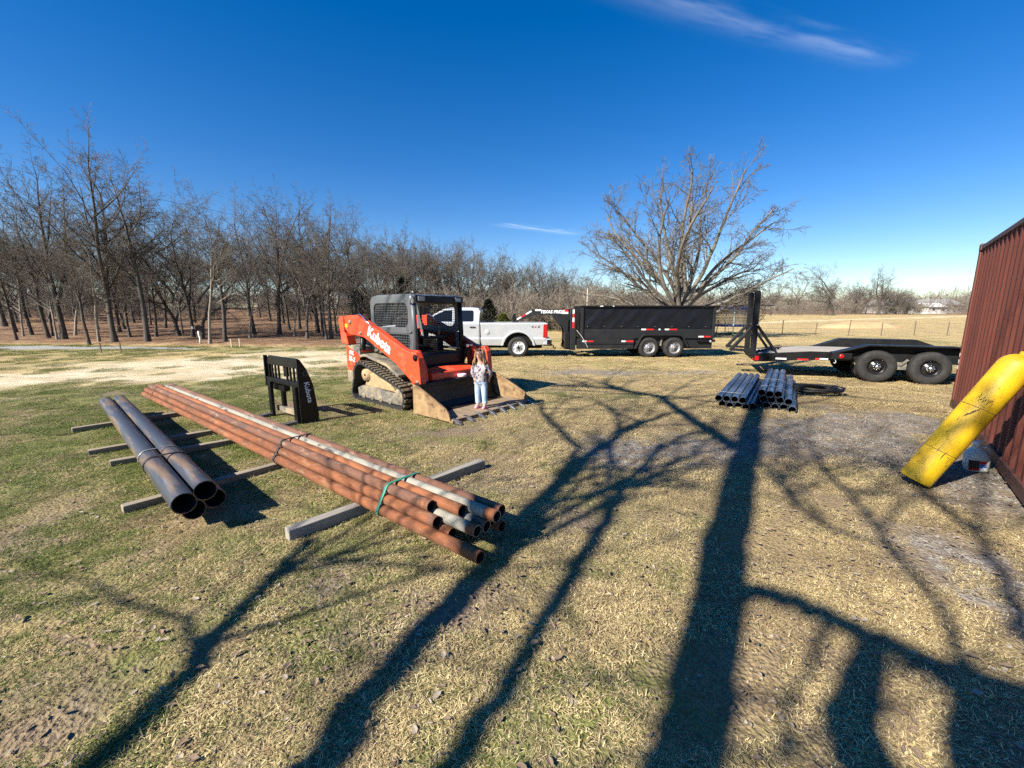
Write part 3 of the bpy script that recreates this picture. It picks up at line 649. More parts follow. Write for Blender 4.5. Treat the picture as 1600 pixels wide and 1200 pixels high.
# the trees behind the viewpoint whose shadows fall across the lawn: limbs stand in an upright plane across the sun
u_ = (math.sin(SUN_AZ), math.cos(SUN_AZ)); w_ = (math.cos(SUN_AZ), -math.sin(SUN_AZ)); BACK = 5.0; TE = math.tan(SUN_EL)
def limb_point(px, py):
    x, y = ground_at(px, py); s_ = x*u_[0]+y*u_[1]+BACK; lat = x*w_[0]+y*w_[1]
    return (-u_[0]*BACK+w_[0]*lat, -u_[1]*BACK+w_[1]*lat, s_*TE)
def shadow_width(px, py, wpx): return abs(Vector(limb_point(px-wpx/2, py))[:][0]*w_[0]+limb_point(px-wpx/2, py)[1]*w_[1]-(limb_point(px+wpx/2, py)[0]*w_[0]+limb_point(px+wpx/2, py)[1]*w_[1]))
TWG = dict(WOOD, rmin=.006, n=(5, 4, 4, 3))
def shade_tree(label, limbs, seed, twigs):
    rng = random.Random(seed); tr = []; cr = []; base = None
    for li, L in enumerate(limbs):
        pts = [limb_point(a, b) for a, b, w in L['p']]; rad = [max(.012, .5*shadow_width(*q)) for q in L['p']]
        if L.get('root'):
            d = Vector(pts[0])-Vector(pts[1]); t = (pts[0][2]+.3)/max(.05, -d.z); t = min(t, 8); e = Vector(pts[0])+d*t
            e = Vector((pts[0][0]+d.x*t*.35, pts[0][1]+d.y*t*.35, -.2))
            mid = (Vector(pts[0])+e)/2+Vector((d.x, d.y, 0))*.25
            pts = [tuple(e), tuple(mid)]+pts; rad = [rad[0]*1.25, rad[0]*1.1]+rad
            if base is None: base = (e.x, e.y, 0)
        # densify with slight crookedness
        P2 = []; R2 = []
        for i in range(len(pts)-1):
            m_ = 5
            for j in range(m_):
                t = j/m_; P2.append([pts[i][c]+(pts[i+1][c]-pts[i][c])*t+rng.gauss(0, .012) for c in range(3)]); R2.append(rad[i]+(rad[i+1]-rad[i])*t)
        P2.append(list(pts[-1])); R2.append(rad[-1]); tr.append((P2, R2, 0))
        for k in range(L.get('tw', 0)):
            i = rng.randrange(len(P2)//2, len(P2)-1); d = Vector(P2[i+1])-Vector(P2[i]); d.normalize()
            dd = d*.7+Vector((w_[0], w_[1], 0))*rng.uniform(-1, 1)+Vector((0, 0, rng.uniform(0, .7)))+Vector((rng.gauss(0, .3), rng.gauss(0, .3), 0)); dd.normalize()
            o_ = []; grow(rng, tuple(P2[i]), tuple(dd), rng.uniform(1.4, 3.4), min(max(R2[i]*.6, .02), .055), 2, TWG, o_); cr += o_
    t = thing('shade_tree', label, 'tree', base)
    for nm, q, m in (('trunk', tr, M_BARK), ('crown', cr, M_TWIG)):
        if not q: continue
        me_ = tubes([([(p[0]-base[0], p[1]-base[1], p[2]) for p in a], b, c) for a, b, c in q], nm, m)
        c = bpy.data.objects.new(nm, me_); COL.objects.link(c); c.parent = t
shade_tree('tall leafless tree behind the viewpoint casting the broad trunk shadow', [
    dict(root=1, p=[(1075, 1190, 170), (1108, 1000, 135), (1135, 850, 100), (1160, 730, 68), (1183, 640, 42), (1192, 615, 32), (1215, 575, 22), (1230, 560, 12)], tw=9),
    dict(p=[(1150, 700, 36), (1097, 665, 30), (1062, 643, 24), (1036, 622, 20), (950, 606, 15), (860, 600, 9)], tw=16),
    dict(p=[(1120, 935, 60), (1190, 925, 50), (1250, 945, 48), (1300, 966, 50), (1400, 1012, 56), (1500, 1066, 80), (1610, 1125, 125), (1760, 1200, 140)], tw=3),
    dict(p=[(1372, 1000, 70), (1340, 1080, 105), (1328, 1130, 120), (1350, 1190, 130), (1400, 1290, 140)], tw=0),
    dict(p=[(1300, 966, 30), (1262, 1040, 24), (1235, 1110, 22), (1230, 1190, 22)], tw=4),
    dict(p=[(1530, 1076, 110), (1560, 1150, 210), (1590, 1220, 260), (1600, 1300, 280)], tw=0),
    dict(p=[(1425, 890, 16), (1380, 850, 14), (1300, 830, 12), (1240, 790, 10), (1215, 740, 8)], tw=10),
    dict(p=[(1520, 830, 18), (1535, 775, 15), (1530, 720, 12)], tw=1),
    dict(p=[(1512, 1050, 34), (1478, 970, 26), (1425, 890, 20), (1350, 800, 17), (1290, 735, 14), (1262, 690, 10)], tw=10),
    dict(p=[(1600, 1000, 40), (1570, 900, 30), (1520, 830, 22), (1440, 770, 14), (1380, 720, 10)], tw=5),
    dict(p=[(1215, 575, 20), (1290, 556, 15), (1380, 545, 10)], tw=6)], 4, True)
shade_tree('leafless tree behind the viewpoint casting the two slanting middle shadows', [
    dict(root=1, p=[(505, 1190, 110), (600, 1060, 85), (700, 950, 72), (800, 842, 62), (868, 762, 40), (930, 705, 28), (985, 668, 20), (1045, 646, 14)], tw=13),
    dict(p=[(868, 762, 28), (905, 700, 18), (850, 650, 12), (842, 625, 9)], tw=5)], 5, True)
shade_tree('slim leafless tree behind the viewpoint casting the thin slanting shadow', [
    dict(root=1, p=[(715, 1190, 75), (800, 1060, 50), (880, 920, 42), (935, 830, 34), (975, 761, 26), (1027, 704, 20), (1065, 682, 14), (1120, 672, 9)], tw=10)], 6, True)
shade_tree('leafless tree behind the viewpoint casting the leftmost slanting shadow', [
    dict(root=1, p=[(165, 1190, 75), (240, 1110, 60), (330, 1005, 44), (400, 930, 36), (450, 880, 26), (495, 842, 16)], tw=5),
    dict(p=[(400, 930, 18), (470, 880, 14), (560, 862, 9)], tw=4)], 7, True)
# evergreens and brush
def conifer(x, y, H, rad, label, m, seed, name='cedar_tree', up=.2):
    r = random.Random(seed); t = thing(name, label, 'tree', (x, y, float(gz(x, y))))
    b = MB(); b.tube([(0, 0, -.1), (0, 0, H*.9)], [rad*.09, .01], 6); b.build('trunk', M_BARK, t)
    V = []; Fc = []
    for i in range(2600):
        h = r.random()**.8; rr_ = rad*(1-h)**.7*(.35+.65*r.random()**.5)*(1+.25*math.sin(h*17+seed)); a = r.uniform(0, 6.28); z = H*(.04+.96*h); x0, y0 = rr_*math.cos(a), rr_*math.sin(a)
        L = r.uniform(.10, .24)*(.5+H*.12); dx, dy, dz = math.cos(a)+r.gauss(0, .4), math.sin(a)+r.gauss(0, .4), up+r.gauss(.2, .4); w = L*.3; b0 = len(V)
        V += [(x0, y0, z), (x0+dx*L*.5-dy*w, y0+dy*L*.5+dx*w, z+dz*L*.5), (x0+dx*L, y0+dy*L, z+dz*L), (x0+dx*L*.5+dy*w, y0+dy*L*.5-dx*w, z+dz*L*.5+r.uniform(-.05, .05))]; Fc.append((b0, b0+1, b0+2, b0+3))
    me_ = bpy.data.meshes.new('crown'); me_.from_pydata(V, [], Fc); me_.materials.append(m); c = bpy.data.objects.new('crown', me_); COL.objects.link(c); c.parent = t
conifer((632-800)/650*36, 36, 4.4, 2.0, 'dark cedar rising above the loader cab at left', M_CEDAR, 1)
conifer((605-800)/650*37, 37, 3.4, 1.5, 'dark cedar just left of the loader cab', M_CEDAR, 2)
conifer((763-800)/650*33, 33, 2.6, 1.1, 'dark cedar right behind the pickup cab', M_CEDAR, 3)
conifer((786-800)/650*28, 28, 1.55, .95, 'yellowish young pine bush above the pickup bed', M_YUCCA, 4, 'young_pine', .9)
conifer((565-800)/650*44, 44, 3.6, 2.0, 'dark cedar half hidden left of the loader', M_CEDAR, 6)
for i, px in enumerate((1385, 1400, 1415)): conifer((px-800)/650*128, 128, 3.2, 3.2, 'dark evergreen shrub by the far house, '+ORD[i]+' from the left', M_CEDAR, 10+i)
BR = dict(WOOD, seg=(.4, .35, .3, .25, .2), max=2, n=(6, 5, 0, 0), t0=(.2, .2, .2, .2), rmin=.011, wob=(.15, .18, .2, .2, .2), rend=(.4, .5, .6, .6, .6))
def brush_tile(seed):
    rng = random.Random(seed); b = MB()
    for k in range(9):
        o_ = []; a = rng.uniform(0, 6.28); grow(rng, (rng.uniform(-.9, .9), rng.uniform(-.9, .9), -.1), (math.cos(a)*.5, math.sin(a)*.5, 1), rng.uniform(1.2, 3.0), .022, 0, BR, o_)
        for p, r_, l in o_: b.tube(p, r_, 3, False, True)
    return b.v, b.f, [0]*len(b.v)
bp = []
for k in range(330):
    y = rt.uniform(36, 60); x = rt.uniform(-.30*y, .30*y); bp.append((x, y, float(gz(x, y)), rt.uniform(0, 6.28), rt.uniform(.7, 1.3), rt.randrange(3)))
for k in range(130):
    y = rt.uniform(104, 140); px = rt.uniform(1000, 1640); x = (px-800)/650*y; bp.append((x, y, float(gz(x, y)), rt.uniform(0, 6.28), rt.uniform(.7, 1.7), rt.randrange(3)))
for k in range(200):
    y = rt.uniform(45, 85); x = rt.uniform(-1.4*y, -.3*y); bp.append((x, y, float(gz(x, y)), rt.uniform(0, 6.28), rt.uniform(.5, 1.2), rt.randrange(3)))
for k in range(260):
    y = rt.uniform(180, 260); x = rt.uniform(-1.2*y, 1.4*y); bp.append((x, y, float(gz(x, y)), rt.uniform(0, 6.28), rt.uniform(2, 3.6), rt.randrange(3)))
scatter('brush', [brush_tile(i) for i in range(3)], bp, 'tangled leafless undergrowth at the foot of the far woods', 'brush', [M_BRUSH])

# ------------------------------------------------------------------ compact track loader
def arc(cx, cz, r, a0, a1, n): return [(cx+r*math.cos(R(a0+(a1-a0)*i/n)), cz+r*math.sin(R(a0+(a1-a0)*i/n))) for i in range(n+1)]
LD = thing('track_loader', 'orange compact track loader with wire-mesh cab and black bucket', 'loader', (-2.05, 8.51, .0), math.atan2(-.637, .771))
# track outline (x, z): raised drive sprocket at the rear, low idler in front
def track_loop(off=0.0):
    p = arc(-.42, .50, .285+off, 70, 190, 8)+arc(-.62, .21, .21+off, 200, 270, 5)+arc(.76, .22, .22+off, 270, 430, 10)
    return p
def resample(loop, n):
    q = loop+[loop[0]]; d = [0]
    for a, b in zip(q[:-1], q[1:]): d.append(d[-1]+math.hypot(b[0]-a[0], b[1]-a[1]))
    out = []
    for i in range(n):
        t = d[-1]*i/n; j = max(k for k in range(len(d)) if d[k] <= t); j = min(j, len(q)-2); f = (t-d[j])/(d[j+1]-d[j]+1e-9)
        out.append((q[j][0]+(q[j+1][0]-q[j][0])*f, q[j][1]+(q[j+1][1]-q[j][1])*f))
    return out
for side in (-1, 1):
    y0, y1 = (-.98, -.58) if side < 0 else (.58, .98)
    o_ = resample(track_loop(0), 72); i_ = resample(track_loop(-.045), 72)
    b = MB(); b.ring(o_, i_, y0, y1); tk = b.build('track', M_RUBBERD, LD)
    lug = MB(); lug.box(-.030, .030, -.195, -.02, -.004, .028); lug.box(-.048, .012, .01, .195, -.004, .028)
    lm = lug.mesh('lug', M_RUBBER)
    nl = 44; lp_ = resample(track_loop(.0), nl)
    for k in range(nl):
        a, c = lp_[k-1], lp_[(k+1) % nl]; tx, tz = c[0]-a[0], c[1]-a[1]; ang = math.atan2(tz, tx)
        o = bpy.data.objects.new('lug', lm); COL.objects.link(o); o.parent = tk
        o.matrix_local = Matrix.Translation((lp_[k][0], (y0+y1)/2, lp_[k][1])) @ Matrix.Rotation(-ang, 4, 'Y') @ Matrix.Rotation(math.pi, 4, 'X')
    ys = y0+.03 if side < 0 else y1-.03; s_ = 1 if side < 0 else -1
    b = MB(); b.prism([(-.68, .06), (.78, .06), (.80, .27), (.35, .26), (-.1, .30), (-.52, .30), (-.69, .24)], ys+.05*s_, ys+.30*s_); b.build('track_frame', M_DUSTY, LD, .012)
    b = MB(); b.prism([(-.5, .29), (.55, .27), (.40, .40), (.02, .50), (-.18, .58), (-.38, .52)], ys+.09*s_, ys+.30*s_); b.build('track_frame_mud', M_MUD, LD, .03, 3)
    b = MB(); b.lathe([(.03, 0), (.12, .0), (.125, .10), (.19, .11), (.20, .17), (.03, .17)] if s_ > 0 else [(.03, 0), (.12, .0), (.125, -.10), (.19, -.11), (.20, -.17), (.03, -.17)], (-.40, ys+.05*s_, .52), 'y', 20); b.build('drive_sprocket', M_MUD, LD)
    b = MB(); b.lathe([(.02, 0), (.13, 0), (.16, .03*s_), (.16, .25*s_), (.02, .25*s_)], (.73, ys+.04*s_, .23), 'y', 22); b.build('idler', M_DUSTY, LD)
    for k in range(4):
        x = -.47+.30*k; b = MB(); b.lathe([(.01, 0), (.055, 0), (.068, .02*s_), (.068, .22*s_), (.01, .22*s_)], (x, ys+.03*s_, .10), 'y', 14); b.build('roller', M_DUSTY, LD)
    # lift arm, its rear link, cylinder and front drop
    ya, yb = (-.92, -.79) if side < 0 else (.79, .92)
    b = MB(); b.prism([(-1.10, 1.52), (-1.08, 1.65), (-.9, 1.69), (-.54, 1.70), (-.28, 1.59), (.15, 1.43), (.55, 1.27), (.91, 1.12), (1.10, 1.075), (1.27, 1.07), (1.34, .98), (1.37, .75), (1.385, .48), (1.26, .47), (1.05, .60), (.72, .82), (.25, 1.03), (-.20, 1.22), (-.30, 1.26), (-.47, 1.285), (-.85, 1.31), (-1.0, 1.40)], ya, yb); arm = b.build('lift_arm', M_ORANGE, LD, .014)
    yo = ya-.002 if side < 0 else yb+.002; yi = ya+.004 if side < 0 else yb-.004
    for cx, cz, r_ in ((-.80, 1.555, .045), (-.42, 1.35, .035), (1.27, .98, .06), (1.31, .56, .035)):
        b = MB(); b.lathe([(.001, -.016*s_), (r_*.55, -.016*s_), (r_*.55, -.010*s_), (r_, -.008*s_), (r_, .004*s_)], (cx, yo, cz), 'y', 14); b.build('pivot_pin', M_BLACKD if r_ > .05 else M_DUSTY, arm)
    b = MB(); b.prism(arc(-1.10, 1.58, .095, 20, 200, 8)+[(-1.13, 1.13), (-.87, 1.11), (-.93, 1.28), (-1.0, 1.36)], ya-.03*1, yb+.03) if side < 0 else b.prism(arc(-1.10, 1.58, .095, 20, 200, 8)+[(-1.13, 1.13), (-.87, 1.11), (-.93, 1.28), (-1.0, 1.36)], ya-.03, yb+.03); b.build('rear_link', M_ORANGE, LD, .012)
    b = MB(); b.cyl((-.55, (ya+yb)/2+.06*s_, 1.30), (-.62, (ya+yb)/2+.06*s_, .80), .055, 14); b.cyl((-.46, (ya+yb)/2+.06*s_, 1.42), (-.55, (ya+yb)/2+.06*s_, 1.28), .035, 12); b.build('lift_cylinder', M_BLACK, LD)
    b = MB(); b.tube([(-.54, ya+.02, 1.715), (-.40, ya+.02, 1.70), (-.22, ya+.02, 1.575), (-.05, ya+.02, 1.50)], .013, 8); b.build('hydraulic_line', M_CHROME, arm)
    # tail panel, fender
    b = MB(); b.prism([(-1.12, 1.08), (-.95, 1.09), (-.52, .99), (-.63, .78), (-.86, .56), (-1.12, .56)], -.87*1 if side < 0 else .62, -.62 if side < 0 else .87); tp = b.build('tail_panel', M_ORANGE, LD, .02)
    b = MB(); b.prism([(-1.15, .30), (-.92, .30), (-.86, .56), (-1.15, .56)], -.86 if side < 0 else .61, -.61 if side < 0 else .86); b.build('tail_bumper', M_DUSTY, LD, .02)
    b = MB(); top = arc(-.38, .50, .44, 118, 70, 6)+[(.35, .80), (.72, .62)]; low = [(x, z-.055) for x, z in top]; b.prism([(-.98, 1.11), (-.55, 1.06)]+top[1:]+low[::-1][:-1]+[(-.6, .93), (-.98, 1.05)], -.90 if side < 0 else .60, -.60 if side < 0 else .90); b.build('fender', M_DUSTY, LD, .012)
    if side < 0:
        text('brand_lettering', 'Kubota', .27, basis((.20, ya-.004, 1.235), (.905, 0, -.425), (.425, 0, .905)), M_WHITE, arm, bold=.010, sx=.98)
        text('model_lettering', 'SVL', .11, basis((-.90, -.873, .93), (1, 0, -.12), (.12, 0, 1)), M_WHITE, tp, bold=.004, shear=.2)
        text('model_lettering', '75-2', .13, basis((-.91, -.873, .80), (1, 0, -.12), (.12, 0, 1)), M_WHITE, tp, bold=.005, shear=.2)
        b = MB(); b.box(-1.0, -.90, ya-.003, ya+.001, 1.45, 1.52); b.build('warning_sticker', mat('sticker_yellow', (.75, .42, .02), .5), arm)
b = MB(); b.box(-1.14, .95, -.57, .57, .22, .98); b.build('chassis', M_BLACK, LD, .03)
b = MB(); b.prism([(-1.22, .45), (-.60, .45), (-.60, 1.45), (-.95, 1.42), (-1.2, 1.2)], -.55, .55); b.build('engine_hood', M_GREY, LD, .05, 3)
b = MB(); b.cyl((-.75, .2, 1.42), (-.75, .2, 1.62), .035, 12); b.build('exhaust', M_DUSTY, LD)
# engine bay clutter seen below the arm
for k, (x, z, r_) in enumerate(((-.30, 1.07, .09), (-.12, 1.02, .06), (.10, .98, .05), (.28, .93, .045))):
    b = MB(); b.lathe([(.01, -.05), (r_, -.05), (r_*1.05, .05), (.01, .06)], (x, -.66, z), 'y', 14); b.build('hydraulic_fitting', M_CHROME if k != 2 else M_DUSTY, LD)
b = MB(); b.tube([(-.4, -.68, 1.0), (-.2, -.70, 1.12), (.05, -.70, 1.05), (.3, -.69, .96), (.5, -.68, .86)], .022, 8); b.tube([(-.45, -.64, .95), (-.1, -.66, .97), (.2, -.66, .88), (.55, -.66, .78)], .02, 8); b.build('hydraulic_hose', M_HOSE, LD)
# cab
cab = MB()
for side in (-1, 1):
    yy = (-.60, -.55) if side < 0 else (.55, .60)
    b = MB(); n_ = 4
    b.ring(rrect(-.55, .81, 1.36, 2.05, .13), rrect(-.44, .67, 1.47, 1.92, .13), *yy)
    b.ring(rrect(-.40, .81, 1.00, 1.358, .04), rrect(-.30, .69, 1.05, 1.34, .03), *yy)
    b.build('cab_side_frame', M_GREY, LD, .012)
    b = MB(); ym = sum(yy)/2
    for k in range(11): z = 1.47+.45*k/10; b.box(-.44, .67, ym-.004, ym+.004, z-.004, z+.004)
    for k in range(23): x = -.44+1.11*k/22; b.box(x-.004, x+.004, ym-.0085, ym-.0045, 1.47, 1.92)
    for k in range(7): z = 1.05+.29*k/6; b.box(-.30, .69, ym-.004, ym+.004, z-.004, z+.004)
    for k in range(20): x = -.30+.99*k/19; b.box(x-.004, x+.004, ym-.0085, ym-.0045, 1.05, 1.34)
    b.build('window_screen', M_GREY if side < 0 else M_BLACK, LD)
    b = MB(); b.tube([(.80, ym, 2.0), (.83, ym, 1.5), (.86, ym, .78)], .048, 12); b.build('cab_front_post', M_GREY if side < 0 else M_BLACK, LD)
b = MB(); b.prism([(-.56, 1.98), (-.50, 2.055), (-.3, 2.085), (.70, 2.085), (.86, 2.06), (.87, 1.98), (.80, 1.96), (-.5, 1.96)], -.595, .595); rf = b.build('roof', M_GREY, LD, .025, 3)
b = MB(); b.box(.872, .90, -.585, .585, 1.93, 2.05); b.build('roof_visor', M_BLACK, rf, .008)
for y in (-.46, .44):
    b = MB(); b.box(.90, .915, y-.075, y+.075, 1.955, 2.03); b.build('work_light', mat('lamp_lens', (.35, .35, .34), .25), rf, .006)
b = MB(); b.tube([(.82, -.62, 2.07), (.86, -.66, 2.02), (.84, -.66, 1.93), (.80, -.62, 1.90)], .014, 8); b.tube([(.80, -.6, 2.09), (.84, -.6, 2.12), (.88, -.6, 2.09)], .012, 8); b.build('grab_handle', M_BAND, rf)
b = MB(); b.box(-.52, -.46, -.55, .55, 1.0, 1.40); b.build('rear_bulkhead', M_BLACK, LD)
b = MB(); b.box(-.20, .30, -.24, .24, .95, 1.08); b.box(-.28, -.14, -.24, .24, 1.05, 1.62); b.build('seat', M_BLACKD, LD, .05, 3)
for y in (-.38, .38):
    b = MB(); b.box(-.15, .42, y-.09, y+.09, .95, 1.22); b.build('armrest_console', M_BLACK, LD, .03)
    b = MB(); b.cyl((.36, y, 1.2), (.40, y*.97, 1.42), .018, 8); b.lathe([(.001, -.05), (.03, -.04), (.035, .04), (.001, .06)], (.41, y*.97, 1.45), 'z', 10); b.build('control_lever', M_DUSTY, LD)
b = MB(); b.tube([(.62, -.5, 1.30), (.70, -.2, 1.27), (.70, .2, 1.27), (.62, .5, 1.30)], .028, 10); b.build('lap_bar', M_BLACK, LD)
b = MB(); b.prism([(.55, .66), (1.02, .66), (1.02, .74), (.62, .98), (.55, .98)], -.50, .50); b.build('foot_well', M_BLACKD, LD)
b = MB(); b.prism([(.86, .26), (1.30, .30), (1.26, .66), (1.02, .735), (.86, .735)], -.56, .56); b.build('front_crossmember', M_ORANGE, LD, .02)
for y in (-.70, .70):
    b = MB(); b.prism([(.90, .45), (1.30, .34), (1.24, .80), (1.10, 1.08), (.92, 1.08)], y-.05, y+.05); b.build('arm_upright', M_ORANGE, LD, .018)
    b = MB(); b.cyl((1.12, y*1.02, .98), (1.24, y*1.02, .62), .032, 12); b.cyl((1.24, y*1.02, .62), (1.32, y*1.02, .40), .02, 10); b.build('tilt_cylinder', M_CHROME, LD)
b = MB(); b.tube([(.95, .50, .80), (1.02, .52, 1.0), (1.0, .55, 1.12), (1.03, .62, 1.05), (1.08, .66, .8)], .018, 8); b.tube([(.95, .46, .7), (1.06, .5, .9), (1.04, .56, 1.04), (1.1, .6, .7)], .016, 8); b.build('hydraulic_hose', M_HOSE, LD)
b = MB(); b.box(1.0, 1.06, .50, .58, 1.06, 1.12); b.box(1.02, 1.07, .58, .68, 1.08, 1.11); b.build('quick_coupler', M_CHROME, LD, .008)
# bucket
M_BKIN = mat('bucket_black', (.006, .006, .0065), .5, col2=(.03, .026, .02), scale=6, lo=.5, hi=.9)
M_BKOUT = mat('bucket_worn', (.33, .22, .105), .85, col2=(.19, .115, .055), scale=6, col3=(.075, .042, .022), s3=7, lo3=.50, hi3=.68, bump=.25)
bk = MB(); prof = [(2.22, .035), (1.60, .025), (1.44, .05), (1.345, .14), (1.325, .30), (1.33, .50)]
inn = [(1.35, .50), (1.345, .30), (1.365, .15), (1.455, .065), (1.60, .042), (2.22, .045)]
bk.prism(prof+inn, -.985, .985); bkt = bk.build('bucket', M_BKIN, LD)
b = MB(); b.prism([(1.27, .46), (1.40, .46), (1.40, .53), (1.27, .55)], -.99, .99); b.build('top_rail', M_BLACK, bkt, .01)
b = MB(); b.box(1.72, 2.28, -1.0, 1.0, .048, .066); b.build('worn_floor', mat('bucket_floor', (.27, .20, .125), .75, col2=(.17, .125, .08), scale=5, stretch=(.4, 2, 1)), bkt, .004)
for y in (-1, 1):
    b = MB(); b.prism([(1.30, .03), (2.24, .03), (2.20, .15), (2.14, .215), (1.42, .515), (1.30, .54)], y*1.012-.012, y*1.012+.012); b.build('side_plate', M_BKOUT, bkt, .003)
    b = MB(); b.prism([(2.12, .225), (1.42, .525), (1.40, .49), (2.10, .19)], y*1.012-.022, y*1.012+.022); b.build('side_edge', M_BKOUT, bkt, .004)
b = MB(); b.box(2.20, 2.285, -1.02, 1.02, .015, .045); b.build('cutting_edge', M_BKOUT, bkt, .004)
M_TOOTH = mat('tooth_steel', (.30, .30, .31), .3, .7, col2=(.16, .14, .12), scale=14)
for k in range(8):
    y = -.95+1.9*k/7; b = MB(); b.prism([(2.18, .015), (2.42, .006), (2.43, .012), (2.30, .070), (2.18, .078)], y-.032, y+.032); b.build('tooth', M_TOOTH, bkt, .004)
# the round pink tape reel resting on the bucket's top rail
lx = Matrix.Translation(LD.location) @ Matrix.Rotation(LD.rotation_euler.z, 4, 'Z')
q = lx @ Vector((1.36, .08, .545))
rl = thing('tape_reel', 'round pink and white reel lying on the loader bucket rail', 'reel', tuple(q))
b = MB(); b.lathe([(.045, 0), (.085, 0), (.088, .02), (.088, .05), (.082, .055), (.045, .055)], (0, 0, 0), 'z', 26, True); b.build('rim', mat('pink_plastic', (.75, .50, .56), .5), rl)
b = MB(); b.lathe([(.0005, .01), (.02, .01), (.022, .05), (.0005, .052)], (0, 0, 0), 'z', 14)
for k in range(3): a = k*2.094; b.bar((.018*math.cos(a), .018*math.sin(a), .035), (.05*math.cos(a), .05*math.sin(a), .035), .014, .012)
b.build('hub', mat('white_plastic', (.75, .75, .73), .5), rl)

# ------------------------------------------------------------------ wheels
def wheel(parent, c, r, w, rimr, out, tyre=M_TYRE, rim=M_STEELRIM, hub=M_STEELRIM, holes=8, name='wheel', lugs=True):
    """out = -1: the outer face looks towards -y"""
    b = MB(); s_ = -out
    pr = [(rimr, 0.02), (rimr+.012, .004), (r*.80, -.006), (r*.93, .012), (r*.985, .04), (r, .06), (r, w-.06), (r*.985, w-.04), (r*.93, w-.012), (r*.8, w+.006), (rimr, w-.02)]
    b.lathe([(a, q*s_) for a, q in pr], c, 'y', 40, True); ty = b.build(name, tyre, parent)
    if lugs:
        b = MB()
        for k in range(44):
            a = 2*math.pi*k/44; M = Matrix.Translation(c) @ Matrix.Rotation(a, 4, 'Y')
            for y0, y1, da in ((.055, w*.36, 0), (w*.40, w*.60, .06), (w*.64, w-.055, 0)):
                b.box(-.5*r*.08, .5*r*.08, min(y0*s_, y1*s_), max(y0*s_, y1*s_), r-.004, r+.008, M @ Matrix.Rotation(da, 4, 'Y'))
        b.build('tread', tyre, ty)
    b = MB(); b.lathe([(a, q*s_) for a, q in [(rimr+.003, .012), (rimr, .02), (rimr*.93, .025), (rimr*.88, .06), (rimr*.80, .075), (rimr*.72, .062), (rimr*.45, .05), (rimr*.40, .035), (.001, .034)]], c, 'y', 32); rm = b.build('rim', rim, ty)
    for k in range(holes):
        a = 2*math.pi*(k+.5)/holes; b = MB(); x, z = c[0]+math.cos(a)*rimr*.63, c[2]+math.sin(a)*rimr*.63
        b.lathe([(rimr*.085, (.050)*s_), (rimr*.085, (.0545)*s_), (.001, .0545*s_)], (x, c[1], z), 'y', 10); b.build('vent_hole', M_BLACKD, rm)
    b = MB(); b.lathe([(rimr*.24, .04*s_), (rimr*.24, .0*s_), (rimr*.2, -.02*s_), (.001, -.022*s_)], c, 'y', 16)
    for k in range(8):
        a = 2*math.pi*k/8; b.lathe([(.014, .04*s_), (.014, .012*s_), (.001, .010*s_)], (c[0]+math.cos(a)*rimr*.36, c[1], c[2]+math.sin(a)*rimr*.36), 'y', 8)
    b.build('hub', hub, rm); return ty
# ------------------------------------------------------------------ pickup
TR = thing('pickup_truck', 'silver crew-cab pickup hitched to the black dump trailer', 'pickup', (0, 16.0, 0))
TW = 2.02
def shaped(poly, y0, y1, fn, cuts, name, m, parent, bev=.012):
    """prism cut at several heights and bulged by fn(z)->inset at both flanks"""
    b = MB(); b.prism(poly, y0, y1); me_ = b.mesh(name, m); bm = bmesh.new(); bm.from_mesh(me_)
    for z in cuts: bmesh.ops.bisect_plane(bm, geom=bm.verts[:]+bm.edges[:]+bm.faces[:], plane_co=(0, 0, z), plane_no=(0, 0, 1))
    ym = (y0+y1)/2; hw = (y1-y0)/2
    for v in bm.verts:
        if abs(abs(v.co.y-ym)-hw) < 1e-4: v.co.y = ym+math.copysign(hw-fn(v.co.z), v.co.y-ym)
    bmesh.ops.recalc_face_normals(bm, faces=bm.faces); bm.to_mesh(me_); bm.free()
    o = bpy.data.objects.new(name, me_); COL.objects.link(o); o.parent = parent
    md = o.modifiers.new('bevel', 'BEVEL'); md.width = bev; md.segments = 2; md.limit_method = 'ANGLE'; md.angle_limit = R(30); return o
ins = lambda z: float(np.interp(z, [.4, .55, .72, .80, 1.05, 1.30, 1.36], [.07, .035, .0, .022, .012, .0, .03]))
CU = (.55, .66, .72, .77, .80, .9, 1.05, 1.2, 1.30)
bed = shaped([(-1.22, .47), (-.36, .47)]+arc(.24, .40, .585, 172, 8, 14)[0:]+[(1.22, .50), (1.33, .76), (1.35, 1.30), (1.32, 1.355), (-1.22, 1.355)], 0, TW, ins, CU, 'bed', M_SILVER, TR)
cabL = shaped([(-5.10, .62), (-4.80, .55)]+arc(-4.2, .40, .58, 165, 15, 12)+[(-3.55, .44), (-1.26, .44), (-1.26, 1.36), (-3.40, 1.36), (-3.60, 1.33), (-5.0, 1.22), (-5.14, 1.05)], 0, TW, ins, CU, 'cab_body', M_SILVER, TR)
grn = lambda z: float(np.interp(z, [1.33, 1.42, 1.80, 1.90, 1.95], [.02, .05, .17, .215, .30]))
shaped([(-3.52, 1.34), (-1.265, 1.34), (-1.235, 1.80), (-1.30, 1.915), (-1.55, 1.945), (-2.35, 1.94), (-2.65, 1.88), (-3.0, 1.70)], 0, TW, grn, (1.42, 1.6, 1.8, 1.88, 1.92), 'greenhouse', M_SILVER, TR, .03)
b = MB(); b.prism([(-.36+.0, .47)]+arc(.24, .40, .56, 172, 8, 14)+[(.84, .47)], .10, TW-.1); b.build('wheel_well', M_BLACKD, TR)
b = MB(); o1 = arc(.24, .40, .66, 175, 5, 16); i1 = arc(.24, .40, .582, 172, 8, 16)
b.prism(o1+i1[::-1], -.028, .05); b.build('fender_flare', M_SILVER, TR, .012)
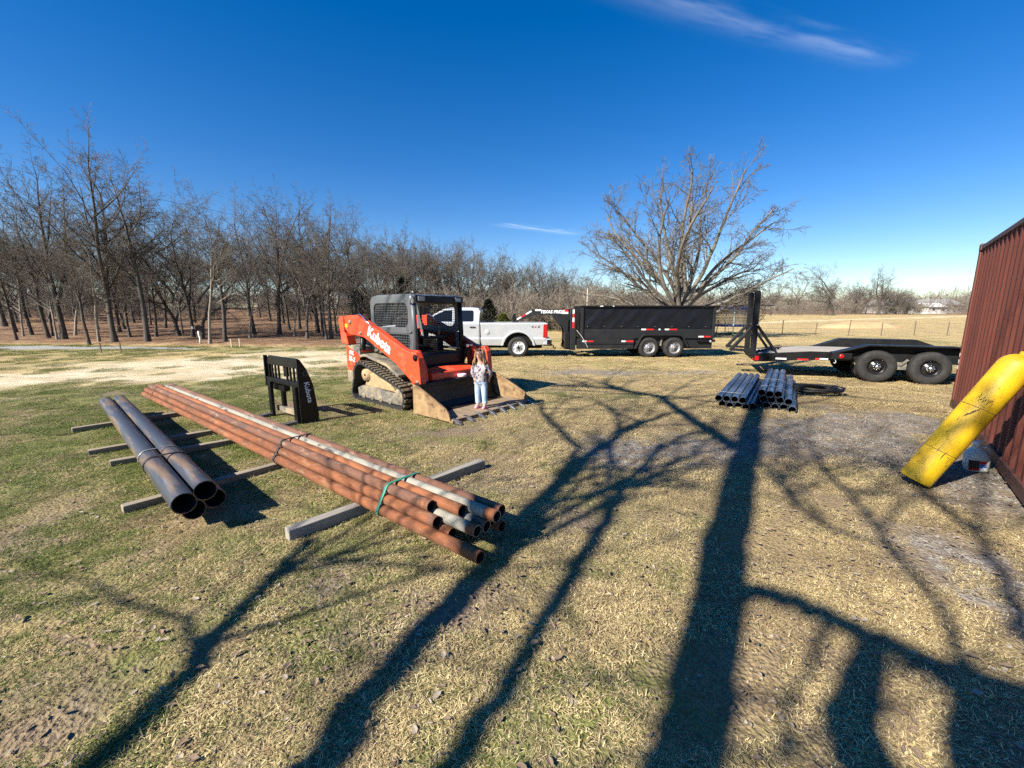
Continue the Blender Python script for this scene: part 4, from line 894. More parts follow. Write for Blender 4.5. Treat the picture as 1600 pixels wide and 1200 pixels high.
b = MB(); b.prism(arc(-4.2, .40, .65, 175, 5, 16)+arc(-4.2, .40, .575, 172, 8, 16)[::-1], -.028, .05); b.build('fender_flare', M_SILVER, TR, .012)
b = MB(); b.prism([(-4.78, .47)]+arc(-4.2, .40, .56, 172, 8, 14)+[(-3.62, .47)], .10, TW-.1); b.build('wheel_well', M_BLACKD, TR)
for x0, x1, nm in ((-2.34, -1.30, 'rear_door'), (-3.44, -2.36, 'front_door')):
    d_ = shaped(rrect(x0, x1, .50, 1.345, .05, 3), -.006, .30, lambda z: ins(z), (.66, .72, .77, .80, .9, 1.05, 1.2, 1.30), nm, M_SILVER, TR, .008)
    b = MB(); b.box(x1-.34, x1-.12, -.034, -.004, 1.17, 1.205); b.build('handle', M_BLACK, d_, .008)
def side_glass(poly, name):
    b = MB(); yv = lambda z: grn(z)-.006
    b.add([(x, yv(z), z) for x, z in poly]+[(x, yv(z)+.02, z) for x, z in poly], [list(range(len(poly))), list(range(2*len(poly)-1, len(poly)-1, -1))]+[(i, len(poly)+i, len(poly)+(i+1) % len(poly), (i+1) % len(poly)) for i in range(len(poly))])
    return b.build(name, M_GLASS, TR)
w1 = side_glass(rrect(-2.19, -1.49, 1.40, 1.825, .06, 3), 'rear_door_window')
side_glass([(-3.25, 1.40), (-2.32, 1.40), (-2.32, 1.84), (-2.60, 1.82), (-2.95, 1.66), (-3.22, 1.48)], 'front_door_window')
b = MB(); b.box(-1.252, -1.236, .35, TW-.35, 1.42, 1.80); b.build('rear_window', M_GLASS, TR)
b = MB(); b.add([(-3.50, .18, 1.375), (-3.50, TW-.18, 1.375), (-2.72, TW-.28, 1.868), (-2.72, .28, 1.868)], [(0, 1, 2, 3)]); b.v = [(x-.02, y, z+.02) for x, y, z in b.v]; b.build('windshield', M_GLASS, TR)
b = MB(); b.box(-3.12, -2.98, -.24, .02, 1.30, 1.56); b.build('mirror', M_BLACK, TR, .03)
b = MB(); b.box(-1.255, -1.225, .01, TW-.01, .48, 1.34); b.build('cab_gap', M_BLACKD, TR)
b = MB(); b.prism(rrect(-1.12, -.62, .475, .62, .02, 2), .05, .12); b.build('bed_step', M_BLACK, TR, .01)
b = MB(); b.lathe([(.001, -.004), (.095, -.004), (.10, .0), (.10, .01)], (-.96, .008, .99), 'y', 24); b.build('fuel_door', M_SILVER, TR)
b = MB(); b.prism([(1.205, .775), (1.365, .775), (1.385, 1.20), (1.36, 1.305), (1.215, 1.305)], -.004, .20); b.build('taillight', M_RED, TR, .02)
b = MB(); b.prism([(1.205, .775), (1.365, .775), (1.385, 1.20), (1.36, 1.305), (1.215, 1.305)], TW-.20, TW+.004); b.build('taillight', M_RED, TR, .02)
b = MB(); b.box(1.345, 1.40, .2, TW-.2, .78, 1.33); b.build('tailgate', M_SILVER, TR, .02)
b = MB(); b.prism([(1.22, .50), (1.50, .50), (1.55, .58), (1.54, .73), (1.24, .755)], .02, TW-.02); bp_ = b.build('rear_bumper', M_SILVER, TR, .025)
b = MB(); b.box(1.36, 1.545, .008, .16, .515, .70); b.build('bumper_corner', M_BLACK, bp_, .02)
b = MB(); b.bar((1.3, 1.0, .42), (1.66, 1.0, .42), .07, .07); b.tube([(1.66, 1.0, .42), (1.72, 1.0, .40), (1.72, 1.0, .30), (1.78, 1.0, .28), (1.80, 1.0, .34)], .022, 8); b.build('hitch', M_BLACK, TR)
b = MB(); b.box(-4.9, 1.2, .35, TW-.35, .36, .50); b.cyl((.55, .35, .40), (1.15, .35, .40), .06, 12); b.build('underframe', M_BLACKD, TR)
b = MB(); b.prism([(-5.30, .50), (-5.10, .42), (-5.02, .60), (-5.05, .80), (-5.28, .78)], .0, TW); b.build('front_bumper', M_CHROME, TR, .02)
b = MB(); b.box(-5.17, -5.08, .25, TW-.25, .82, 1.18); b.build('grille', M_BLACK, TR, .02)
b = MB(); b.box(-5.16, -4.86, -.002, .24, .95, 1.16); b.build('headlight', mat('lamp_lens', (.35, .35, .34), .25), TR, .02)
b = MB(); b.prism([(-3.3, .40), (-1.35, .40), (-1.35, .46), (-3.3, .46)], .02, .16); b.build('running_board', M_BLACK, TR, .01)
for x in (.24, -4.2):
    wheel(TR, (x, .02, .40), .405, .27, .255, -1, rim=M_WHITERIM, hub=M_BLACKRIM); wheel(TR, (x, TW-.02, .40), .405, .27, .255, 1, rim=M_WHITERIM, hub=M_BLACKRIM, lugs=False)
M_4 = mat('badge_grey', (.10, .10, .11), .5)
text('badge_lettering', '4', .12, basis((.78, -.004, 1.195), (1, 0, 0), (0, 0, 1)), M_4, TR, .004, shear=.2, sx=1.3)
text('badge_lettering', 'x', .10, basis((.90, -.004, 1.20), (1, 0, 0), (0, 0, 1)), M_TAPER, TR, .004, shear=.2, sx=1.3)
text('badge_lettering', '4', .12, basis((1.02, -.004, 1.195), (1, 0, 0), (0, 0, 1)), M_4, TR, .004, shear=.2, sx=1.3)

# ------------------------------------------------------------------ dump trailer
DT = thing('dump_trailer', 'black gooseneck dump trailer with tandem wheels and red-white reflector tape', 'trailer', (0, 16.0, 0))
DW = 2.1; DY = .0
M_DK = mat('trailer_black', (.006, .0062, .007), .4, spec=.3, col2=(.010, .010, .011), scale=3, col3=(.05, .045, .037), s3=4, lo3=.64, hi3=1.1)
M_DK2 = mat('trailer_dark_grey', (.013, .014, .016), .5, spec=.3, col2=(.019, .0195, .021), scale=3, col3=(.06, .055, .048), s3=5, lo3=.6, hi3=1.1)
M_TARP = mat('black_tarp', (.004, .0045, .007), .45, spec=.35, col2=(.006, .006, .010), scale=3, bump=.3, bscale=4)
def plate(x0, x1, z0, z1, y0, y1, name, m, bev=.008): b = MB(); b.box(x0, x1, y0, y1, z0, z1); return b.build(name, m, DT, bev)
plate(2.72, 7.93, .74, 1.11, .16, .22, 'lower_side', M_DK2)
bs = plate(2.72, 7.93, 1.112, 1.95, .18, .22, 'upper_side', M_DK)
b = MB()
xs_ = np.linspace(2.84, 7.80, 70)
for z0 in range(6):
    pass
V = []; Fq = []; rz_ = 9
for i, x in enumerate(xs_):
    for j in range(rz_):
        z = 1.90-(1.90-1.145)*j/(rz_-1)+(.02*math.sin(x*3.1)+.012*math.sin(x*7.7+1) if j == rz_-1 else 0)
        V.append((x, .172-.012*math.sin(x*5.2+j*.7)*math.sin(j/8*3.14)-.008*math.sin(x*13+j), z))
for i in range(len(xs_)-1):
    for j in range(rz_-1): Fq.append((i*rz_+j, (i+1)*rz_+j, (i+1)*rz_+j+1, i*rz_+j+1))
b.add(V, Fq, True); b.build('side_tarp', M_TARP, DT)
for k in range(8):
    x = 2.95+.66*k; b = MB(); b.box(x-.010, x+.010, .14, .17, 1.19, 1.215); b.build('tarp_grommet', M_BAND, DT)
for x in (2.74, 7.88):
    plate(x-.05, x+.05, .74, 1.99, .12, .24, 'corner_post', M_DK2)
plate(2.66, 7.97, 1.952, 2.01, .10, .26, 'top_rail', M_DK)
plate(2.72, 7.93, .74, 1.95, DW-.22, DW-.16, 'far_side', M_DK)
plate(2.66, 7.97, 1.952, 2.01, DW-.26, DW-.10, 'top_rail', M_DK)
plate(2.68, 2.74, .74, 1.95, .24, DW-.24, 'front_wall', M_DK)
plate(7.88, 7.94, .60, 1.95, .24, DW-.24, 'tailgate', M_DK2)
plate(2.76, 7.86, .70, .76, .24, DW-.24, 'floor', M_DK)
plate(2.55, 7.90, .34, .735, .22, .28, 'frame_rail', M_DK2)
plate(2.55, 7.90, .34, .70, DW-.28, DW-.22, 'frame_rail', M_DK2)
plate(2.55, 4.78, .33, .737, .14, .20, 'tool_box', M_DK2)
plate(2.95, 4.75, .515, .535, .12, .14, 'box_trim', M_DK)
for y in (DY+.02, DW-.02):
    s_ = 1 if y < 1 else -1
    b = MB(); b.prism([(4.80, .34), (4.86, .34), (5.08, .80), (5.20, .86), (6.52, .86), (6.64, .80), (6.86, .42), (6.92, .42), (6.68, .84), (6.54, .905), (5.18, .905), (5.04, .84)], *(sorted((y, y+.24*s_)))); b.build('wheel_fender', M_DK2, DT, .008)
    for x in (5.36, 6.35): wheel(DT, (x, y+.02*s_, .39), .395, .23, .235, -1 if s_ > 0 else 1, lugs=(s_ > 0))
b = MB(); b.bar((5.86, .2, .45), (5.90, .2, .80), .05, .05); b.build('axle_bracket', M_DUSTY, DT)
b = MB(); b.prism([(6.95, .42), (7.35, .40), (7.2, .62), (6.95, .62)], .2, .3); b.build('rear_bracket', M_DK2, DT)
b = MB(); b.bar((7.25, .25, .38), (7.25, .25, .56), .06, .05); b.build('stabilizer_leg', M_BAND, DT)
b = MB(); b.lathe([(.001, -.02), (.05, -.02), (.055, .03), (.001, .03)], (7.80, .12, .62), 'y', 14); b.build('marker_lamp', M_BAND, DT)
plate(7.30, 7.98, .60, .70, .13, .24, 'rear_sill', M_DK)
# gooseneck
for y in (.75, 1.35):
    b = MB(); b.prism([(.10, 1.36), (.20, 1.30), (.30, 1.42), (.96, 1.66), (1.66, 1.63), (2.10, 1.07), (2.10, .34), (2.28, .34), (2.28, 1.87), (.83, 1.87), (.18, 1.50)], y-.05, y+.05); nk = b.build('gooseneck', M_DK2, DT, .01)
    if y < 1:
        text('maker_lettering', 'TEXAS PRIDE', .17, basis((1.62, y-.055, 1.765), (1, 0, 0), (0, 0, 1)), M_WHITE, nk, .007, shear=.1, sx=.98)
        b = MB(); b.box(2.0, 2.26, y-.055, y-.051, 1.69, 1.765); b.build('flag_stripe', M_TAPEW, nk)
        b = MB(); b.box(2.0, 2.26, y-.055, y-.051, 1.766, 1.855); b.build('flag_stripe', M_TAPER, nk)
        for (ax, az), (cx, cz), m in (((.20, 1.47), (.36, 1.56), M_TAPEW), ((.36, 1.56), (.56, 1.675), M_TAPER), ((.56, 1.675), (.78, 1.80), M_TAPEW), ((.93, 1.835), (1.17, 1.835), M_TAPEW)):
            b = MB(); b.bar((ax, y-.053, az), (cx, y-.053, cz), .006, .06, up=(0, 0, 1)); b.build('reflector_tape', m, nk)
b = MB(); b.box(.03, .14, .85, 1.25, 1.10, 1.66); b.cyl((.09, 1.05, .95), (.09, 1.05, 1.7), .06, 14); b.build('coupler', M_DK, DT, .01)
b = MB(); b.box(2.12, 2.32, .30, DW-.30, .30, .45); b.build('neck_crossbeam', M_DK2, DT)
b = MB(); b.box(2.285, 2.50, .16, .34, .28, 1.90); ps = b.build('jack_post', M_DK2, DT, .012)
for k, (z0, z1, m) in enumerate(((1.70, 1.86, M_TAPEW), (1.55, 1.70, M_TAPER), (1.38, 1.55, M_TAPEW), (1.14, 1.38, M_TAPER))):
    b = MB(); b.box(2.36, 2.43, .152, .158, z0, z1-.003); b.build('reflector_tape', m, ps)
b = MB(); b.box(2.285, 2.50, DW-.34, DW-.16, .28, 1.90); b.build('jack_post', M_DK2, DT, .012)
b = MB(); b.box(2.10, 2.27, .22, .60, .36, .98); b.build('battery_box', M_DK, DT, .015)
b = MB()
for k in range(14):
    t = k/13; x = 2.55+t*.42; z = 1.02-.62*t+.05*math.sin(t*3.14); b.tube([(x-.02, .12, z+.03), (x+.02, .12, z), (x, .12, z-.03)], .014, 6)
b.build('safety_chain', M_BAND, DT)
for x0, x1, z, m in ((2.76, 2.92, .63, M_TAPEW), (2.92, 3.20, .63, M_TAPER), (4.30, 4.46, .63, M_TAPEW), (4.46, 4.78, .63, M_TAPER)):
    b = MB(); b.box(x0, x1-.003, .135, .139, z-.027, z+.027); b.build('reflector_tape', m, DT)
for x0, x1, z, m in ((5.06, 5.24, 1.09, M_TAPEW), (5.24, 5.54, 1.09, M_TAPER), (5.74, 5.81, 1.09, M_TAPEW), (5.98, 6.15, 1.09, M_TAPEW), (6.15, 6.46, 1.09, M_TAPER), (7.32, 7.52, .81, M_TAPEW), (7.52, 7.80, .81, M_TAPER)):
    b = MB(); b.box(x0, x1-.003, .153, .158, z-.027, z+.027); b.build('reflector_tape', m, DT)
b = MB()
for x, y, L in ((3.4, .2, .25), (3.9, .2, .1)): b.box(x, x+L*.5, .09, .12, 1.97, 2.0)
b.build('tarp_clip', M_WHITE, DT)

# ------------------------------------------------------------------ equipment trailer
ET = thing('equipment_trailer', 'black flatbed equipment trailer with upright rear ramps', 'trailer', (.39*12.967, .92*12.967, 0), math.atan2(-.39, .92))
M_EB = mat('flatbed_black', (.0065, .0065, .007), .42, spec=.3, col2=(.012, .012, .0125), scale=4, col3=(.09, .08, .065), s3=5, lo3=.64, hi3=1.1)
EW = 2.35
def eb(x0, x1, y0, y1, z0, z1, name, m=M_EB, bev=.006, parent=None): b = MB(); b.box(x0, x1, y0, y1, z0, z1); return b.build(name, m, parent or ET, bev)
for y in (.22, EW-.30):
    b = MB(); b.prism([(1.80, .40), (2.0, .40), (3.1, .50), (8.6, .50), (8.6, .72), (3.1, .72), (1.80, .61)], y, y+.08); b.build('side_rail', M_EB, ET, .006)
b = MB(); b.prism([(1.78, .41), (1.86, .41), (1.86, .62), (1.78, .62)], .215, EW-.215); b.build('rear_beam', M_EB, ET, .006)
for k in range(8):
    y0 = .31+k*(EW-.62)/8; y1 = y0+(EW-.62)/8-.012; dz = random.Random(k).uniform(-.004, .004)
    b = MB(); b.prism([(1.90, .585), (3.1, .70), (8.5, .70), (8.5, .742), (3.1, .742), (1.90, .627)], y0, y1); o = b.build('plank', M_PLANK, ET, .004); o.location.z = dz
for x in (2.4, 3.2, 4.1, 5.0, 5.9, 6.8, 7.7): eb(x-.03, x+.03, .31, EW-.31, .53, .66, 'cross_member')
# near and far drive-over fenders
for s_, y0 in ((1, .0), (-1, EW)):
    zt = .945 if s_ > 0 else .99
    poly = [(3.52, .735), (3.60, .745), (4.22, zt), (5.95, zt), (6.55, .76), (6.62, .735), (6.62, .70), (6.50, .72), (5.93, zt-.035), (4.24, zt-.035), (3.64, .72), (3.52, .70)]
    b = MB(); b.prism(poly, *sorted((y0, y0+.30*s_))); b.build('drive_over_fender', M_EB, ET, .006)
    b = MB(); b.prism([(3.55, .71), (4.24, zt-.036), (5.93, zt-.036), (6.60, .71)], *sorted((y0+.27*s_, y0+.30*s_))); b.build('fender_skirt', M_EB, ET, .004)
    b = MB(); b.prism([(3.50, .56), (3.92, .56), (3.92, .72), (3.50, .72)], *sorted((y0-.004*s_, y0+.22*s_))); fb = b.build('fender_end_box', M_EB, ET, .008)
    if s_ > 0:
        b = MB(); b.lathe([(.001, -.014), (.045, -.012), (.055, 0), (.055, .01)], (3.70, y0-.008, .635), 'y', 18); b.build('marker_light', M_RED, fb)
    for x in (4.46, 5.49):
        wheel(ET, (x, y0+.01*s_, .40), .40, .24, .20, -1 if s_ > 0 else 1, rim=M_BLACKRIM, hub=M_CHROME, holes=8, lugs=(s_ > 0))
        if s_ > 0: wheel(ET, (x, y0+.30, .40), .40, .24, .20, -1, rim=M_BLACKRIM, hub=M_BLACKRIM, holes=0, lugs=True)
b = MB(); b.prism([(4.88, .34), (5.06, .34), (5.06, .52), (4.88, .52)], .10, .20); b.bar((4.92, .08, .45), (5.06, .08, .60), .03, .05); b.build('spring_hanger', M_DUSTY, ET, .006)
b = MB(); b.box(4.05, 5.8, .26, .32, .42, .49); b.cyl((4.46, .1, .40), (4.46, EW-.1, .40), .06, 12); b.cyl((5.49, .1, .40), (5.49, EW-.1, .40), .06, 12); b.build('axles', M_DUSTY, ET)
for x0, x1, m in ((2.30, 2.55, M_TAPEW), (2.80, 3.05, M_TAPER), (3.30, 3.48, M_TAPEW), (3.20, 3.29, M_TAPER)):
    z = .53 if x0 > 2.9 else .50; b = MB(); b.box(x0, x1, .213, .218, z-.02, z+.02); b.build('reflector_tape', m, ET)
b = MB(); b.box(1.755, 1.779, .24, .36, .44, .57); b.build('taillight', M_RED, ET, .01)
b = MB(); b.box(1.80, 1.90, .213, .219, .43, .55); b.build('side_marker', M_RED, ET, .004)
b = MB(); b.tube([(3.58, .02, .55), (3.60, .0, .49), (3.58, .0, .45), (3.55, .02, .47)], .012, 8); b.build('chain_hook', M_BAND, ET)
eb(8.6, 8.68, .22, EW-.22, .50, .74, 'front_beam'); b = MB(); b.bar((8.6, .5, .55), (10.2, EW/2, .52), .08, .14); b.bar((8.6, EW-.5, .55), (10.2, EW/2, .52), .08, .14); b.build('tongue', M_EB, ET)
# stand-up ramps
def ramp(y0):
    r_ = MB(); w = .30
    for y in (y0, y0+w-.055): r_.prism([(1.70, .50), (1.82, .50), (1.80, 2.26), (1.78, 2.33), (1.68, 2.33)], y, y+.055)
    rm = r_.build('ramp', M_EB, ET, .006)
    for k in range(9):
        z = .70+.185*k; b = MB(); b.box(1.715, 1.775, y0+.055, y0+w-.055, z-.02, z+.02); b.build('cleat', M_EB, rm, .004)
    for y in (y0+.035, y0+w-.035):
        b = MB(); b.bar((1.72, y, 1.38), (1.20, y, .70), .05, .07); b.bar((1.20, y, .70), (1.74, y, .68), .05, .05); b.build('kick_leg', M_EB, rm, .005)
        b = MB(); b.bar((1.80, y, 1.40), (2.30, y, .68), .04, .05); b.build('ramp_brace', M_EB, rm, .005)
    b = MB(); b.cyl((1.20, y0, .70), (1.20, y0+w, .70), .035, 10); b.build('kick_bar', M_EB, rm)
    b = MB(); b.cyl((1.79, y0-.03, 1.41), (1.79, y0+w+.03, 1.41), .022, 10); b.build('pivot_bolt', M_CHROME, rm)
ramp(.22); ramp(1.52)
b = MB()
for k in range(7):
    t = k/6; b.box(1.92+.55*t, 1.92+.55*t+.05, .60+.50*t, .66+.50*t, .64+.05*t, .70+.05*t)
b.bar((1.90, .60, .66), (2.55, 1.12, .74), .03, .02); b.bar((1.90, .66, .72), (2.55, 1.18, .80), .03, .02); b.build('expanded_metal_step', M_EB, ET)

# ------------------------------------------------------------------ shipping container
CO = thing('shipping_container', 'rust-red corrugated steel shipping container at the right edge', 'container', (8.27, 7.55, 0), math.atan2(-.747, -.666))
CL, CH, CD = 6.06, 2.93, 2.44       # local x along the visible wall, +y away from it (into the box) 
# visible wall faces local -y
def corr(x0, x1, z0, z1, y, dep=.036, pit=.278):
    xs = []; x = x0
    while x < x1-.02:
        for dx, dy in ((0, 0), (.072, 0), (.14, dep), (.212, dep)):
            if x+dx < x1: xs.append((x+dx, y+dy))
        x += pit
    xs.append((x1, y)); b = MB()
    V = [(a, c, z0) for a, c in xs]+[(a, c, z1) for a, c in xs]+[(a, c+.004, z0) for a, c in xs]+[(a, c+.004, z1) for a, c in xs]; n = len(xs)
    b.add(V, [(i, i+1, n+i+1, n+i) for i in range(n-1)]+[(2*n+i+1, 2*n+i, 3*n+i, 3*n+i+1) for i in range(n-1)]); return b
SGN = -1   # the box lies on the local -y... mirrored below
corr_b = corr(.12, CL-.12, .16, CH-.10, .022); wl = corr_b.build('corrugated_wall', M_CONT, CO)
def cb(x0, x1, y0, y1, z0, z1, name, m=M_CONT, bev=.006): b = MB(); b.box(x0, x1, y0, y1, z0, z1); return b.build(name, m, CO, bev)
cb(.0, .13, .0, .16, .12, CH-.12, 'corner_post'); cb(CL-.13, CL, .0, .16, .12, CH-.12, 'corner_post')
cb(.13, CL-.13, .01, .07, CH-.10, CH-.03, 'top_rail', M_CONTD); cb(.13, CL-.13, .0, .06, .03, .165, 'bottom_rail', M_CONTD)
for x in (0, CL-.17):
    for z in (.0, CH-.12): cb(x-.004, x+.17, -.006, .17, z, z+.118, 'corner_casting', M_CONTD, .01)
    for z in (.0, CH-.12): cb(x-.004, x+.17, CD-.17, CD+.006, z, z+.118, 'corner_casting', M_CONTD, .01)
cb(.0, .06, .16, CD-.16, .12, CH-.04, 'end_wall'); cb(CL-.06, CL, .16, CD-.16, .12, CH-.04, 'door_wall'); cb(.06, CL-.06, CD-.06, CD, .05, CH-.04, 'far_wall'); cb(.06, CL-.06, .07, CD-.06, CH-.06, CH-.035, 'roof'); cb(.06, CL-.06, .06, CD-.06, .10, .16, 'floor', M_CONTD)
for k, z in enumerate((.98, .86, .75)):
    b = MB(); b.lathe([(.001, -.004), (.018, -.004), (.021, 0)], (.075+.006*k, -.001, z), 'y', 9); b.v = [(x, y, z_+(z_-z)*1.0) for x, y, z_ in b.v]; b.build('paint_spot', M_WHITE, CO)

# ------------------------------------------------------------------ yellow cylinder and jug
def oriented(name, label, cat, base, axis, group=None):
    o = thing(name, label, cat, base, 0, group); o.rotation_mode = 'QUATERNION'; o.rotation_quaternion = Vector(axis).to_track_quat('Z', 'Y'); return o
CY0, CY1 = Vector((4.13, 3.97, .06)), Vector((4.76, 3.74, 1.44))
YC = oriented('gas_cylinder', 'scuffed yellow gas cylinder leaning against the red container', 'cylinder', CY0, CY1-CY0)
Lc = (CY1-CY0).length; rc = .130
b = MB(); b.lathe([(.001, .012), (rc-.02, .012), (rc-.012, 0), (rc-.002, .004), (rc, .02)]+[(rc, Lc*t) for t in (.1, .2, .3, .4, .5, .6, .7, .8)]+[(rc*math.cos(R(a)), Lc*.86+rc*.95*math.sin(R(a))) for a in (0, 15, 30, 45, 60, 72)]+[(.045, Lc*.86+rc*.98), (.045, Lc*.86+rc*1.12), (.001, Lc*.86+rc*1.12)], (0, 0, 0), 'z', 48); b.build('shell', M_YEL, YC)
for z in (.36, .86): b = MB(); b.lathe([(rc+.0005, z), (rc+.0016, z+.003), (rc+.0005, z+.006)], (0, 0, 0), 'z', 48); b.build('weld_seam', mat('scuff_brown', (.16, .10, .02), .7), YC)
b = MB(); b.lathe([(.038, Lc*.86+rc*1.12), (.038, Lc*.86+rc*1.12+.06), (.03, Lc*.86+rc*1.12+.075), (.001, Lc*.86+rc*1.12+.075)], (0, 0, 0), 'z', 18); b.cyl((0, 0, Lc*.86+rc*1.12+.07), (0, 0, Lc*.86+rc*1.12+.14), .02, 10); b.build('valve', M_BLACK, YC)
rs_ = random.Random(12); M_SCR = mat('scratch_black', (.03, .026, .018), .8)
def scuff(a, z, da, dz, w):
    b = MB(); n_ = 6; V = []
    for k in range(n_+1):
        t = k/n_; aa = a+da*t+rs_.gauss(0, .006); zz_ = z+dz*t+rs_.gauss(0, .003); ww = w*(.4+.6*math.sin(math.pi*min(max(t, .1), .9)))*rs_.uniform(.5, 1.3)
        for s_ in (-1, 1): V.append(((rc+.0008)*math.cos(aa+(s_*ww/rc if abs(dz) > abs(da)*rc else 0)), (rc+.0008)*math.sin(aa+(s_*ww/rc if abs(dz) > abs(da)*rc else 0)), zz_+(0 if abs(dz) > abs(da)*rc else s_*ww)))
    b.add(V, [(2*k, 2*k+1, 2*k+3, 2*k+2) for k in range(n_)]); b.build('scuff', M_SCR, YC)
qi = YC.rotation_quaternion.inverted() @ Vector((-4.16, -3.94, 1.0)); a_ = math.atan2(qi.y, qi.x)
for k in range(26):
    z = rs_.uniform(.08, .98)
    if rs_.random() < .5: scuff(a_+rs_.uniform(-1.2, 1.2), z, rs_.uniform(-.05, .05), rs_.uniform(.02, .10), rs_.uniform(.001, .003))
    else: scuff(a_+rs_.uniform(-1.2, 1.2), z, rs_.uniform(.05, .22), rs_.uniform(-.004, .004), rs_.uniform(.001, .0035))
for k in range(12): scuff(a_-.5+k*.08, .93+.02*math.sin(k*2.1), .0, rs_.uniform(.02, .045), rs_.uniform(.002, .004))
for k in range(9): scuff(a_-.35+k*.05, .74+.012*k, .0, rs_.uniform(.015, .04), rs_.uniform(.002, .004))
JG = thing('plastic_jug', 'white plastic jug behind the yellow cylinder, against the container', 'jug', (5.20, 4.36, .01), R(-30)); JG.rotation_euler = (R(4), R(-6), R(-36))
M_JUG = mat('jug_plastic', (.62, .64, .58), .4, col2=(.52, .54, .47), scale=5)
b = MB(); sec = [(0, .085, .075), (.012, .098, .085), (.17, .10, .088), (.21, .085, .075), (.255, .045, .042), (.275, .030, .030), (.30, .030, .030)]; V = []; Fq = []; nn = 20
for z, a, c in sec:
    for k in range(nn):
        t = 2*math.pi*k/nn; cx, sx_ = math.cos(t), math.sin(t); V.append((math.copysign(abs(cx)**.6, cx)*a, math.copysign(abs(sx_)**.6, sx_)*c, z))
for i in range(len(sec)-1):
    for k in range(nn): Fq.append((i*nn+k, i*nn+(k+1) % nn, (i+1)*nn+(k+1) % nn, (i+1)*nn+k))
Fq.append(list(range(nn-1, -1, -1))); b.add(V, Fq, True); b.build('body', M_JUG, JG)
b = MB(); b.cyl((0, 0, .30), (0, 0, .335), .034, 16); b.build('cap', mat('white_plastic', (.75, .75, .73), .5), JG, .004)
b = MB(); b.tube([(.03, 0, .28), (.075, 0, .275), (.10, 0, .22), (.098, 0, .15)], .016, 8); b.build('handle', M_JUG, JG)
for (x0, x1, z0, z1), m in (((-.075, .005, .05, .14), mat('label_black', (.02, .015, .015), .5)), ((-.075, .005, .025, .05), M_TAPER), ((.006, .06, .10, .135), M_TAPER), ((.006, .06, .06, .10), mat('label_blue', (.05, .18, .5), .5)), ((.006, .06, .025, .06), M_WHITE)):
    b = MB(); b.box(x0, x1, -.0895, -.087, z0, z1); b.build('label_panel', m, JG)

# ------------------------------------------------------------------ pipes
def pipe(name, label, p0, p1, r, m, group, t=.008, bent=0, ring=None):
    p0 = Vector(p0); p1 = Vector(p1); o = oriented(name, label, 'pipe', p0, p1-p0, group); L = (p1-p0).length
    b = MB(); zs = np.linspace(0, L, 9)
    b.lathe([(r, float(z)) for z in zs], (0, 0, 0), 'z', 28); b.lathe([(r-.0005, L), (r-t, L)], (0, 0, 0), 'z', 28, smooth=False); b.lathe([(r-t, 0), (r-.0005, 0)], (0, 0, 0), 'z', 28, smooth=False); b.build('wall', m, o)
    b = MB(); b.lathe([(r-t-.0005, -.0+.001), (r-t-.0005, L-.001)], (0, 0, 0), 'z', 24); b.build('bore', M_BPIPE_IN, o)
    if ring: b = MB(); b.lathe([(r+.001, ring[0]), (r+.001, ring[1])], (0, 0, 0), 'z', 28); b.build('end_band', ring[2], o)
    return o
DB = Vector((-.7523, .6588, 0)); NB = Vector((.6588, .7523, 0))
for lat, z, a0, a1, lab in ((.555, .300, 3.84, 9.40, 'big dark steel pipe, upper left of the stack of four'), (.725, .300, 4.0, 9.43, 'big dark steel pipe, upper right of the stack of four'), (.64, .157, 4.02, 9.5, 'big dark steel pipe, lower left of the stack of four, end in shadow'), (.81, .157, 4.14, 9.5, 'big dark steel pipe, lower right of the stack of four, end in shadow')):
    pipe('steel_pipe', lab, DB*a0+NB*(lat+.0)+Vector((0, 0, z)), DB*a1+NB*(lat-.0)+Vector((0, 0, z)), .083, M_BPIPE, 'stack of four large steel pipes', .007)
def strap_over(name, label, pts, m, w, dirv, group=None):
    """flat band following a polyline of points, w wide along dirv"""
    b = MB(); pts = [Vector(p) for p in pts]; d = Vector(dirv).normalized()*(w/2); V = []
    for p in pts: V += [tuple(p-d), tuple(p+d)]
    b.add(V, [(2*i, 2*i+1, 2*i+3, 2*i+2) for i in range(len(pts)-1)], True); o = b.build(name, m); s_ = o.modifiers.new('solid', 'SOLIDIFY'); s_.thickness = .004; s_.offset = 1
    tag(o, label, 'strap', group); return o
def hull_band(centers, r, a, D, Nn, z0=None):
    """outline round circles (lat, z), returned as points at distance a along D"""
    P_ = []
    for l, z in centers:
        for k in range(24): t = 2*math.pi*k/24; P_.append((l+r*math.cos(t), z+r*math.sin(t)))
    P_ = sorted(set(P_)); 
    def half(q):
        h = []
        for p in q:
            while len(h) > 1 and (h[-1][0]-h[-2][0])*(p[1]-h[-2][1])-(h[-1][1]-h[-2][1])*(p[0]-h[-2][0]) <= 0: h.pop()
            h.append(p)
        return h[:-1]
    h = half(P_)+half(P_[::-1]); h.append(h[0])
    return [D*a+Nn*l+Vector((0, 0, z)) for l, z in h]
CB = [(.555, .300), (.725, .300), (.64, .157), (.81, .157)]
for a, nm, lb, m in ((5.35, 'steel_band', 'thin steel band round the four big pipes', M_BAND), (5.05, 'black_strap', 'black strap round the stack of four big pipes', M_STRAP)):
    strap_over(nm, lb, hull_band(CB, .087, a, DB, NB) if m is M_BAND else hull_band(CB, .087, a, DB, NB), m, .022 if m is M_BAND else .04, DB)
DR = Vector((-.79, .613, 0)).normalized(); NR = Vector((.613, .79, 0)).normalized()
rr_ = .0445; zb, zm, zt_ = .143, .220, .297
base_l = 1.835
